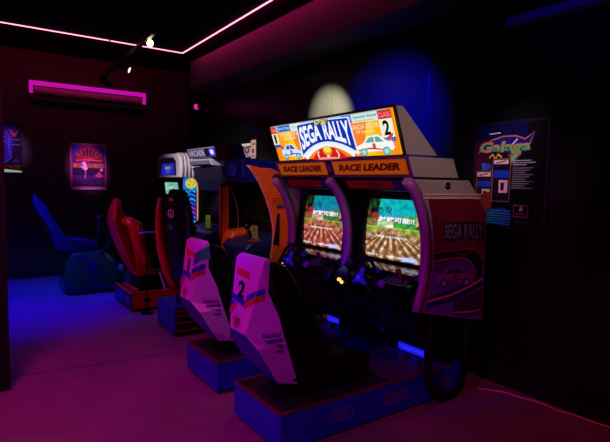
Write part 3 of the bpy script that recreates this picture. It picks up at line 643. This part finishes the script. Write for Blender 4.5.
for x in (xr-.015,): p3().tube([(x, y-.006, z) for y, z in cf[:10]], .012, mat('pink_tmolding', (205,90,130), .35), 8).build('edge_trim', T3)
A = lart((xr,2.60,.80),(xr,3.05,.80),(xr,3.05,1.66),(xr,2.60,1.66), o); 
A.poly([(.12,.12),(.3,.1),(.3,.5),(.22,.5),(.18,.3)], (25,10,18)); 
for t in (.62,.65,.68): A.line([(.08,t),(.6,t)], .02, (130,35,20), .01)
A.rect(.2,.56,.42,.6,(70,30,120)); A.poly([(.05,.93),(.3,.90),(.45,.95),(.4,.98),(.15,.98)], (60,25,20)); A.build('side_artwork', T3)
dblue = mat('deep_blue_plastic', (14,14,120), .35); 
p3().prism([(2.42,1.79),(2.48,1.80),(2.90,1.78),(2.90,1.56),(2.52,1.54),(2.44,1.60)], -5.10, -4.66, dblue).build('hood', T3, 'deep blue hood', .02, 3)
p3().prism([(2.56,1.66),(2.60,1.68),(2.90,1.68),(2.90,1.54),(2.60,1.53)], -4.655, xr-.035, dblue).build('hood_side', T3, 'deep blue hood side', .02, 3)
A = lart((-5.04,2.44,1.61),(-4.72,2.44,1.61),(-4.74,2.421,1.78),(-5.06,2.421,1.78), o, base=.02); A.ell(.5,.5,.42,.42,(45,45,190)); A.ell(.5,.55,.22,.25,(70,40,150)); A.line([(.3,.12),(.5,.05),(.7,.12)], .03, (160,110,190)); A.build('hood_badge', T3)
mq = p3().prism([(2.42,1.965),(2.60,1.97),(2.66,1.80),(2.46,1.80)], -5.36, -5.0, blackp).build('marquee_box', T3, bevel=.005)
A = lart((-5.35,2.458,1.81),(-5.01,2.458,1.81),(-5.01,2.418,1.955),(-5.35,2.418,1.955), o, base=.004); A.rect(0,0,1,1,(110,16,16)); A.text('RACING', .2,.25,.75,.75,(120,22,20), shear=.2); A.build('marquee_sign', T3, 'dark red sign')
p3().box(xl+.03, xr-.03, 2.86, 3.04, .10, 1.56, blackp).build('back_panel', T3)
m = p3().prism([(2.72,1.12),(2.80,1.50),(2.855,1.50),(2.855,1.12)], xl+.08, xr-.08, blackg); m.build('dark_screen', T3, 'unlit black screen')
# deck
p3().prism([(2.36,.86),(2.42,.915),(2.84,1.0),(2.84,.70),(2.44,.72)], -5.02, xr-.06, mat('dark_blue_deck', (28,30,95), .35)).build('control_deck', T3, 'dark blue control deck', .02, 3)
p3().prism([(2.46,.80),(2.48,.93),(2.52,.99),(2.84,1.03),(2.84,.72),(2.5,.72)], xl+.03, -5.03, orange).build('deck_side', T3, 'orange moulded deck end', .03, 3)
p3().box(xl+.06, xr-.06, 2.60, 2.86, .05, .72, blackp).build('lower_body', T3, bevel=.01); p3().box(xl+.1, xr-.1, 2.64, 3.0, 0, .05, rubber).build('plinth', T3)
ax = Vector((0,-1,.45)).normalized(); p3().cyl((-4.80,2.62,.93),(-4.80,2.56,1.06), .022, blackp).ball((-4.80,2.56,1.07), .035, blackp).build('gear_lever', T3)
A = lart((-4.62,2.46,.925),(-4.48,2.46,.925),(-4.48,2.56,.945),(-4.62,2.56,.945), o, base=.004); A.rect(0,0,1,1,(150,60,35)); A.ell(.5,.5,.2,.25,(60,30,60)); A.build('deck_plate', T3, 'small orange plate')
def card(loc, col, label, ht, wd=.13):
    e = thing('notice_card', loc, label, 'sign')
    MB().box(-wd/2, wd/2, -.003, .0, 0, ht, mat('card_%d_%d_%d' % col, col, .6)).build('sheet', e)
    MB().prism([(-.0,0),(.05,0),(.05,.004),(.004,.004),(.004,.03),(0,.03)], -wd/2, wd/2, mat('clear_acrylic', (120,120,130), .1)).build('stand', e)
    A = Art((-wd/2,-.003,0),(wd/2,-.003,0),(wd/2,-.003,ht),(-wd/2,-.003,ht))
    for k in range(5): A.rect(.15,.75-.13*k,.85-.1*(k%2),.79-.13*k,(60,70,50))
    A.ell(.5,.9,.08,.05,(60,70,50)); A.build('print', e)
card((-4.60, 2.55, .955), (120,125,70), 'dull yellow notice card standing on the orange cabinet deck', .14, .12)

# ------------------------------------------------------------------ grey-topped cabinet further left
ox2, oy2 = -6.14, 2.6; o = (ox2, oy2)
T4 = thing('racing_arcade_cabinet', (ox2, oy2, 0), 'black racing cabinet with a long grey top sign, between silver-topped and orange cabinets', 'arcade machine')
def p4(): return LMB(ox2, oy2)
greyp = mat('silver_plastic', (150,148,165), .4, noise=.06)
p4().prism([(2.57,1.985),(2.62,1.995),(2.95,1.99),(2.95,1.86),(2.62,1.86)], -6.62, -5.66, greyp).build('top_sign_box', T4, 'silver grey sign box', .012)
A = lart((-6.60,2.612,1.872),(-5.68,2.612,1.872),(-5.68,2.572,1.978),(-6.60,2.572,1.978), o, base=.006); A.rect(0,.0,1,1,(90,90,120)); A.text('ARCADE', .05,.15,.62,.85,(215,215,245), bold=.02); A.rect(.64,.05,.78,.95,(25,20,60)); A.rect(.79,.05,.99,.95,(60,60,230),.9); A.ell(.88,.5,.06,.3,(210,190,255),emit=1.3); A.build('top_sign', T4, 'grey sign with blue lit end')
p4().prism([(2.60,1.845),(2.95,1.845),(2.95,1.76),(2.64,1.76)], -6.60, -5.90, mat('grey_slab', (190,188,200), .5)).build('sign_base', T4, bevel=.01)
m = p4()
for z in (1.78,1.80,1.82): m.box(-6.58, -5.93, 2.596, 2.63, z, z+.007, greyp)
m.build('sign_rib', T4)
p4().prism([(2.66,1.75),(2.95,1.75),(2.95,1.40),(2.78,1.42),(2.68,1.58)], -6.58, -5.72, mat('dusk_violet_plastic', (34,26,52), .4)).build('hood', T4, bevel=.02)
cfd = [(2.66,1.74),(2.72,1.6),(2.76,1.4),(2.78,1.2),(2.74,1.0),(2.62,.9),(2.60,.6),(2.58,.08),(3.1,.08),(3.1,1.74)]
for a, b in ((-6.62,-6.59),(-5.70,-5.67)): p4().prism(cfd, a, b, blackp).build('side_panel', T4, bevel=.004)
p4().prism([(2.84,1.08),(2.90,1.42),(2.98,1.42),(2.98,1.08)], -6.52, -5.78, blackg).build('dark_screen', T4, 'unlit black screen')
p4().box(-6.58,-5.71,2.98,3.09,.08,1.74,blackp).build('back_panel', T4)
p4().prism([(2.44,.84),(2.5,.90),(2.86,.98),(2.86,.70),(2.5,.70)], -6.58, -5.71, mat('night_blue_deck', (34,36,105), .3)).build('control_deck', T4, 'dark blue control deck', .02, 3)
p4().box(-6.52,-5.77,2.62,2.98,.05,.70,blackp).build('lower_body', T4, bevel=.01); p4().box(-6.48,-5.8,2.66,2.95,0,.05,rubber).build('plinth', T4)
c = Vector((-6.2-ox2, 2.42-oy2, .98)); wm = MB().torus(c, .14, .013, ax, rubber)
for an in (0, PI, PI*1.5): wm.tube([c, c+(math.cos(an)*Vector((1,0,0))+math.sin(an)*ax.cross(Vector((-1,0,0))))*.137], .011, steel, 8)
wm.build('steering_wheel', T4); MB().cyl(c, c-ax*.14, .025, blackp).build('steering_column', T4)
card((-6.0, 2.63, .945), (120,170,40), 'bright green notice card standing on the dark deck', .17, .15)

# ------------------------------------------------------------------ silver-topped cabinet with lit side art
ox3, oy3 = -7.25, 2.6; o = (ox3, oy3)
T5 = thing('racing_arcade_cabinet', (ox3, oy3, 0), 'blue cabinet with rounded silver ribbed top and glowing yellow and blue side art', 'arcade machine')
def p5(): return LMB(ox3, oy3)
silver = mat('pale_silver_plastic', (235,228,230), .35, noise=.05)
tp = [(-7.86,1.60),(-7.88,1.80),(-7.84,1.93),(-7.74,1.965),(-7.0,1.955),(-6.90,1.90),(-6.87,1.75),(-6.88,1.60)]
p5().prism(tp, 2.58, 2.90, silver, 'y').build('top_pod', T5, 'rounded silver top pod', .02, 3)
m = p5()
for k in range(5):
    y = 2.62+k*.055; m.tube([(-7.1,y,1.962),(-7.0,y,1.957),(-6.90,y,1.905),(-6.862,y,1.75),(-6.87,y,1.61)], .012, mat('rib_silver', (170,160,170), .4), 8)
m.build('pod_rib', T5)
A = lart((-7.78,2.575,1.64),(-7.02,2.575,1.64),(-7.02,2.575,1.90),(-7.78,2.575,1.90), o, base=.004, emit=.6); A.poly([(.0,.02),(1,.0),(.98,.8),(.85,1),(.1,1),(0,.8)], (36,30,48),.15); A.poly([(.16,.0),(.93,.0),(.92,.68),(.2,.66)], (40,40,215)); A.rect(.38,.32,.72,.5,(150,160,190)); A.rect(.45,.1,.66,.28,(80,90,235)); A.rect(.68,.25,.82,.6,(70,60,210)); A.build('pod_window', T5, 'blue glowing window')
p5().box(-7.80,-6.95,2.66,3.1,.08,1.60,mat('royal_blue_laminate', (20,26,110), .35)).build('cabinet_body', T5, bevel=.01)
p5().box(-7.74,-7.0,2.70,3.06,0,.08,rubber).build('plinth', T5)
p5().prism([(2.60,1.56),(2.66,1.56),(2.66,1.30),(2.64,1.30)], -7.78, -6.97, blackg).build('screen_bezel', T5)
A = lart((-7.60,2.628,1.35),(-7.05,2.628,1.35),(-7.04,2.606,1.53),(-7.60,2.606,1.53), o, base=.004, emit=.7); A.rect(0,0,1,1,(130,215,190)); 
for k in range(26): A.ell(random.random()*.9+.05, random.random()*.8+.1, .05, .09, random.choice([(220,250,225),(60,140,120),(235,250,240),(100,180,160)]), 8)
A.rect(.4,.1,.55,.3,(30,90,80)); A.build('game_screen', T5, 'small glowing pale green screen')
p5().prism([(2.34,.84),(2.42,.92),(2.66,.98),(2.66,.70),(2.42,.70)], -7.74, -7.02, blackp).build('control_deck', T5, bevel=.02)
p5().box(-6.95,-6.935,2.64,2.90,.86,1.63,blackp).build('light_box', T5)
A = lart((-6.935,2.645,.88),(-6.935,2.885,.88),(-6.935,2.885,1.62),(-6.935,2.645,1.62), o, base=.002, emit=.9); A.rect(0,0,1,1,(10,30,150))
A.poly([(0,.95),(.5,1),(.85,.93),(1,.8),(1,.70),(0,.75)], (20,120,215)); A.ell(.5,.86,.36,.10,(215,205,70)); 
for k in range(14): A.ell(.25+.5*random.random(), .80+.12*random.random(), .05,.015,random.choice([(250,235,120),(90,140,60),(200,160,50)]),8)
cols = [(20,180,200),(60,110,230),(20,200,170),(30,90,230),(215,40,110),(190,40,170),(40,140,235),(60,190,235)]
for k in range(8): A.text(['H','E','X','B','K','W','N','F'][k], .15,.68-.085*k,.75,.745-.085*k, cols[k], bold=.04) if False else A.line([(.15,.72-.085*k),(.35,.68-.085*k+.04*(k%2)),(.5,.74-.085*k),(.78,.69-.085*k)], .06, cols[k], .03)
A.line([(.1,.99),(.6,.97),(.88,.88),(.92,.7),(.92,0)], .10, (240,150,50), .02); A.rect(.95,0,1,1,(20,10,30),.1); A.build('side_artwork', T5, 'glowing blue and yellow art with an orange border')

# ------------------------------------------------------------------ black bucket seat rig
def seat_rig(cx, y0, label, kind, bw, name='racing_chair'):
    T6 = thing(name, (cx, y0, 0), label, 'seat'); return T6, (lambda: LMB(cx, y0)), (cx, y0)
cx, y0 = -4.915, 1.69
T6, p6, o = seat_rig(cx, y0, 'tall black bucket seat with red side bolsters and a round badge, on a blue platform', '', .5)
rb = mat('red_striped_board', (30,8,12), .5)
p6().box(cx-.265, cx+.265, y0, 2.50, .02, .30, blueb).build('platform', T6, 'blue box platform', .004)
p6().box(cx-.22, cx+.22, y0+.04, 2.46, 0, .02, rubber).build('feet', T6)
A = lart((cx+.265,y0,.02),(cx+.265,2.5,.02),(cx+.265,2.5,.30),(cx+.265,y0,.30), o); A.rect(0,0,1,1,(22,6,14))
for t in (.12,.42,.66,.86): A.poly([(0,t),(1,t-.05),(1,t+.04),(0,t+.06)], (120,16,16))
A.build('platform_print', T6, 'black side board with red stripes')
prof = [(1.66,1.46),(1.70,1.475),(1.76,1.45),(1.78,1.30),(1.80,1.05),(1.84,.80),(1.90,.58),(1.86,.42),(1.80,.40),(1.70,.55),(1.66,.80),(1.645,1.05),(1.64,1.30)]
def wsh(name, prf, hw, m, bev, lab=None, zz=None, mbf=None, T=None):
    """shell whose half width varies with height"""
    mb = mbf(); n = len(prf); cxx = mb.o[0]
    L_ = [(cxx-hw(z), y, z) for y, z in prf]; R_ = [(cxx+hw(z), y, z) for y, z in prf]
    mb.add(L_+R_, [tuple(range(n)), tuple(range(2*n-1, n-1, -1))]+[(i, n+i, n+(i+1)%n, (i+1)%n) for i in range(n)], m)
    return mb.build(name, T, lab, bev, 3)
def interp(tab):
    def f(z):
        for (a, va), (b, vb) in zip(tab[:-1], tab[1:]):
            if a <= z <= b: return va+(vb-va)*(z-a)/(b-a)
        return tab[0][1] if z < tab[0][0] else tab[-1][1]
    return f
sx = .16; sy = .05
hwb = interp([(.35,.16),(.55,.20),(.9,.235),(1.1,.24),(1.25,.215),(1.35,.19),(1.42,.16),(1.48,.11)])
sh_ = wsh('seat_shell', prof, hwb, vinyl, .025, 'black seat shell', mbf=p6, T=T6); sh_.location.x += sx; sh_.location.y += sy
red = mat('red_vinyl', (190,22,40), .4, noise=.1)
for s in (-1,):
    bp_ = [(cx+s*(hwb(z)+.025), 1.60+dy, z) for z, dy in ((1.38,0),(1.25,0),(1.05,.01),(.85,.03),(.65,.07),(.5,.12),(.42,.16))]
    p6().tube([(x+sx, y+sy, z) for x, y, z in bp_], [.02,.035,.045,.05,.05,.045,.03], red, 10).build('side_bolster', T6, 'red side bolster')
    bp_ = [(2*cx-x+sx, y+.16, z) for x, y, z in bp_]; p6().tube(bp_, [.015,.02,.03,.035,.035,.035,.03], mat('dark_vinyl_edge', (22,18,44), .4), 10).build('side_bolster', T6)
cx += sx
A = lart((cx-.14,1.695,1.05),(cx+.14,1.695,1.05),(cx+.14,1.690,1.42),(cx-.14,1.690,1.42), o, base=.004)
A.rect(.35,.82,.72,.90,(255,120,50)); A.ring(.5,.48,.32,.115,.25,(235,225,250)); A.poly([(.40,.44),(.5,.56),(.60,.44),(.54,.41)], (220,200,220)); A.text('351', .32,.06,.68,.17,(170,160,215)); A.rect(.12,.08,.2,.11,(150,140,200)); A.rect(.8,.06,.88,.08,(120,110,180)); A.build('badge', T6, 'pale round badge')
p6().prism([(1.84,.38),(1.88,.54),(2.1,.56),(2.36,.52),(2.38,.38)], cx-.22, cx+.22, vinyl).build('cushion', T6, bevel=.02)
p6().box(cx-.16,cx+.16,1.80,2.35,.30,.38,blackp).build('seat_rail', T6)
# stripes on the lower red bolster
A = lart((cx-.22,1.70,.44),(cx-.12,1.70,.44),(cx-.15,1.655,.62),(cx-.25,1.655,.62), o, base=.012)
for k in range(4): A.poly([(.02+.25*k,.0),(.14+.25*k,.0),(.10+.25*k,1),(.0+.25*k,1)], (220,150,200))
A.build('stripe_print', T6)

# ------------------------------------------------------------------ red bucket seat rig
cx, y0 = -6.19, 1.585
T7, p7, o = seat_rig(cx, y0, 'red bucket seat seen from the side on a red and black platform', '', .5)
p7().box(cx-.375, cx+.375, y0, 2.55, .03, .22, mat('dark_board', (20,10,30), .4)).build('platform', T7, bevel=.004)
p7().box(cx-.33, cx+.33, y0+.04, 2.5, 0, .03, rubber).build('feet', T7)
A = lart((cx+.375,y0,.03),(cx+.375,2.55,.03),(cx+.375,2.55,.22),(cx+.375,y0,.22), o); A.rect(.01,.04,.99,.94,(215,45,20)); A.ell(.2,.55,.045,.16,(20,8,10)); A.line([(.32,.55),(.95,.55)], .02, (120,20,20), .04); A.build('platform_print', T7, 'orange red side board')
A = lart((cx-.375,y0,.03),(cx+.375,y0,.03),(cx+.375,y0,.22),(cx-.375,y0,.22), o); A.poly([(.05,.2),(.6,.2),(.5,.8),(.05,.8)], (60,30,140)); A.rect(.66,.3,.95,.7,(90,30,120)); A.build('platform_print', T7)
m = p7().box(cx-.375,cx+.375,y0,y0+.03,.215,.235,mat('red_lip',(220,60,30),.4)).box(cx+.345,cx+.375,y0+.03,2.55,.215,.235,mat('red_lip')); m.build('edge_strip', T7)
m = p7()
for s in (0,1): m.box(cx-.28+s*.3, cx-.06+s*.3, y0+.08, y0+.13, .222,.24, mat('red_lip'))
m.build('slot_trim', T7)
rg = mat('glossy_red_seat', (205,20,34), .3, noise=.06, coat=.4)
prof = [(1.50,1.32),(1.535,1.335),(1.56,1.32),(1.575,1.22),(1.60,1.12),(1.66,.95),(1.70,.80),(1.76,.64),(1.82,.52),(1.84,.44),(1.80,.38),(1.72,.38),(1.63,.55),(1.56,.72),(1.50,.90),(1.455,1.05),(1.45,1.2)]
hwr = interp([(.35,.16),(.5,.19),(.8,.22),(1.0,.235),(1.06,.20),(1.11,.10),(1.22,.075),(1.33,.055)])
wsh('seat_shell', prof, hwr, rg, .03, 'glossy red seat shell', mbf=p7, T=T7)
for s in (-1, 1):
    p7().tube([(cx+s*.10,1.56,1.05),(cx+s*.17,1.63,1.06),(cx+s*.205,1.69,1.0),(cx+s*.215,1.71,.90),(cx+s*.205,1.74,.76),(cx+s*.19,1.80,.62),(cx+s*.18,1.86,.50)], [.04,.065,.085,.08,.07,.065,.05], rg, 12).build('side_bolster', T7)
p7().prism([(1.80,.38),(1.80,.45),(1.90,.46),(1.96,.44),(1.97,.38)], cx-.16, cx+.16, rg).build('cushion', T7, bevel=.03)
p7().box(cx-.18,cx+.18,1.74,2.05,.235,.38,blackp).build('seat_rail', T7, bevel=.01)
# pale blue tray between the seats
e = thing('cup_tray', (-5.70, 1.735, 0), 'small pale blue tray on a thin black post beside the red seat', 'tray')
MB().prism([(-.11,.925),(-.05,.935),(.10,.955),(.12,.965),(.10,.972),(-.06,.955),(-.12,.94)], -.06, .06, mat('pale_blue_plastic', (150,150,245), .3), 'y').build('tray', e, bevel=.004)
MB().cyl((0,0,0),(0,0,.94), .007, rubber).build('post', e); MB().cyl((0,0,0),(0,0,.012), .07, rubber, 28).build('foot', e)

# ------------------------------------------------------------------ blue ride-on seat at the back
cx, y0 = -7.4, 1.08
T8, p8, o = seat_rig(cx, y0, 'blue sculpted seat on a rounded green and blue base, furthest back on the left', '', .5, 'ride_on_chair')
bsh = mat('blue_seat_plastic', (10,14,92), .4, noise=.08)
prof = [(.77,1.34),(.79,1.345),(.82,1.27),(.90,1.20),(.93,1.10),(1.0,.98),(1.06,.86),(1.14,.78),(1.24,.735),(1.40,.72),(1.52,.685),(1.54,.64),(1.45,.60),(1.12,.58),(1.0,.62),(.965,.72),(.93,.88),(.86,1.02),(.80,1.10),(.765,1.22)]
hw8 = interp([(.55,.21),(.75,.22),(.95,.18),(1.08,.17),(1.2,.14),(1.3,.09),(1.35,.05)])
wsh('seat_shell', prof, hw8, bsh, .02, 'blue seat shell', mbf=p8, T=T8)
gb = mat('dark_green_gloss', (12,110,52), .2, noise=.5, scale=6, coat=.6)
bb = mat('deep_blue_gloss', (14,22,80), .25, noise=.2, coat=.4)
def rr(hx, ya, yb, r, z, n=6):
    out = []
    for (sx, yy, a0) in ((1, yb-r, 0), (-1, yb-r, PI/2), (-1, ya+r, PI), (1, ya+r, 1.5*PI)):
        for k in range(n+1):
            a = a0+PI/2*k/n; out.append((cx+sx*(hx-r)+r*math.cos(a), yy+r*math.sin(a), z))
    return out
rows = [rr(.33,1.09,1.86,.14,.03), rr(.35,1.08,1.88,.15,.12)]
m = p8(); m.grid(rows, bb, True, True); m.add(rows[0], [tuple(range(len(rows[0])))], bb); m.build('base_skirt', T8, 'blue base skirt')
rows = [rr(.34,1.09,1.87,.15,.12), rr(.33,1.09,1.86,.15,.28), rr(.29,1.12,1.80,.14,.42), rr(.24,1.14,1.66,.12,.54), rr(.20,1.17,1.6,.1,.58)]
m = p8(); m.grid(rows, gb, True, True); m.add(rows[-1], [tuple(range(len(rows[-1])))[::-1]], gb); m.build('base_body', T8, 'glossy dark green base')
m = p8(); m.add([(cx+.27,1.10,.14),(cx+.335,1.22,.14),(cx+.345,1.50,.13),(cx+.32,1.48,.40),(cx+.27,1.3,.53),(cx+.23,1.16,.5)], [(0,1,2,3,4,5)], bb); m.build('side_fairing', T8)
m = p8()
for s in (-1,1): m.ball((cx+s*.22,1.80,.30), .10, mat('highlight_glass', (150,190,150), .08, coat=.8), (1,.7,.7))
m.build('highlight_ball', T8)  # pale balls added as bright glints on the glossy base
rodm = mat('violet_rod', (50,26,80), .3)
p8().tube([(cx+.1,1.44,.60),(cx+.1,1.52,.70),(cx+.1,1.555,.85),(cx+.1,1.56,1.02)], .012, rodm).ball((cx+.1,1.56,1.035), .022, mat('pale_knob',(200,160,190),.3)).build('handle_lever', T8, 'thin lever with a pale knob')
p8().tube([(cx+.26,1.50,.50),(cx+.26,1.62,.62),(cx+.26,1.72,.80),(cx+.26,1.74,1.10)], .014, mat('blue_rod', (26,22,90), .3)).build('grab_rail', T8, 'blue curved rail')

# ------------------------------------------------------------------ cable on the floor
cb = MB().tube([(-2.25,3.2,.006),(-2.11,3.31,.006),(-1.98,3.33,.006),(-1.85,3.37,.006),(-1.72,3.355,.006),(-1.6,3.38,.006),(-1.48,3.39,.006),(-1.38,3.41,.006),(-1.1,3.40,.006)], .0065, mat('pale_cable', (250,215,190), .5), 8)
o_ = cb.build('power_cable'); tag(o_, 'thin pale cable lying along the foot of the right wall', 'cable')

# ------------------------------------------------------------------ lamps
def strip_lamp(name, loc, rot, L_, col, watt):
    l = bpy.data.lights.new(name, 'AREA'); l.shape = 'RECTANGLE'; l.size = L_; l.size_y = .02; l.color = col; l.energy = watt
    ob = bpy.data.objects.new(name, l); COL.objects.link(ob); ob.location = loc; ob.rotation_euler = rot
strip_lamp('led_strip_lamp', (-3.0, 2.80, 3.47), (PI/2, 0, 0), 8.6, (1,.0,.24), 11)
strip_lamp('led_strip_lamp', (-7.40, .3, 3.47), (PI/2, 0, PI/2), 4.9, (1,.0,.08), 7)
def spot(name, loc, to, col, watt, ang, blend=.6, r=.05):
    l = bpy.data.lights.new(name, 'SPOT'); l.color = col; l.energy = watt; l.spot_size = math.radians(ang); l.spot_blend = blend; l.shadow_soft_size = r
    ob = bpy.data.objects.new(name, l); COL.objects.link(ob); ob.location = loc
    ob.rotation_euler = (Vector(to)-Vector(loc)).to_track_quat('-Z', 'Y').to_euler(); return ob
MAG = (.95,.012,1); BLUE = (0,0,1)
spot('warm_spot_wall', (-5.25,1.69,2.98), (-4.53,3.44,2.27), (1,.93,.56), 4400, 24, 1, .02)
spot('blue_spot_wall', (-3.1,2.1,2.7), (-3.55,3.44,2.1), BLUE, 1600, 62, 1)
spot('pink_spot_graze', (-5.4,3.25,2.85), (-6.2,3.44,2.96), (1,0,.35), 5, 20, 1, .02)
spot('blue_spot_ledge', (-1.6,1.6,2.7), (-1.8,3.36,2.79), BLUE, 18, 40, 1)
spot('blue_spot_floor', (-6.6,.1,3.4), (-7.0,.5,0), BLUE, 900, 66, 1, .1)
spot('violet_spot_floor', (-6.0,.3,3.4), (-5.6,.9,0), (.5,0,1), 55, 74, 1, .1)
spot('pink_spot_floor', (-3.4,.0,3.42), (-3.3,.1,0), (1,0,.45), 215, 88, 1, .15)
spot('dim_warm_floor', (-2.9,-.5,3.2), (-2.7,-.05,0), (1,.5,.45), 110, 25, 1, .15)
spot('pink_spot_back_seats', (-4.9,-1.3,2.3), (-5.5,1.7,.9), (1,.16,.42), 110, 40, 1, .1)  # added unseen lamp to brighten the red and black seats
spot('magenta_spot_seats', (-.5,-2.6,1.9), (-2.85,1.7,.85), MAG, 240, 42, 1, .1)
spot('red_spot_near', (.3,1.6,3.4), (-1.2,3.0,0), (1,.02,.12), 90, 60, 1, .1)
spot('warm_spot_hood', (.2,.9,3.2), (-2.25,2.6,1.85), (1,.66,.55), 200, 22, 1, .05)
spot('pink_spot_poster', (-6.3,1.2,3.35), (-8.72,1.7,1.75), (1,.25,.85), 420, 14, .8)
spot('violet_spot_poster', (-6.8,.3,3.35), (-8.72,.65,2.0), (.75,.3,1), 150, 13, .8)
spot('soft_spot_flyer', (-1.4,2.3,3.3), (-2.25,3.44,1.75), (.9,.75,1), 130, 20, 1)
spot('row_spot', (-4.6,.2,3.4), (-6.3,2.6,1.85), (1,.88,.92), 520, 34, 1, .1)
spot('amber_spot_orange', (-2.9,.5,3.2), (-4.45,2.5,1.4), (1,.85,.4), 210, 24, 1, .1)  # added unseen lamp to bring out the orange side panel
spot('blue_spot_footwell', (-2.9,-.8,3.3), (-2.95,2.75,.33), BLUE, 260, 24, 1)
spot('green_spot_back', (-6.3,-1.2,3.3), (-7.6,1.3,.5), (0,1,.3), 26, 36, 1)
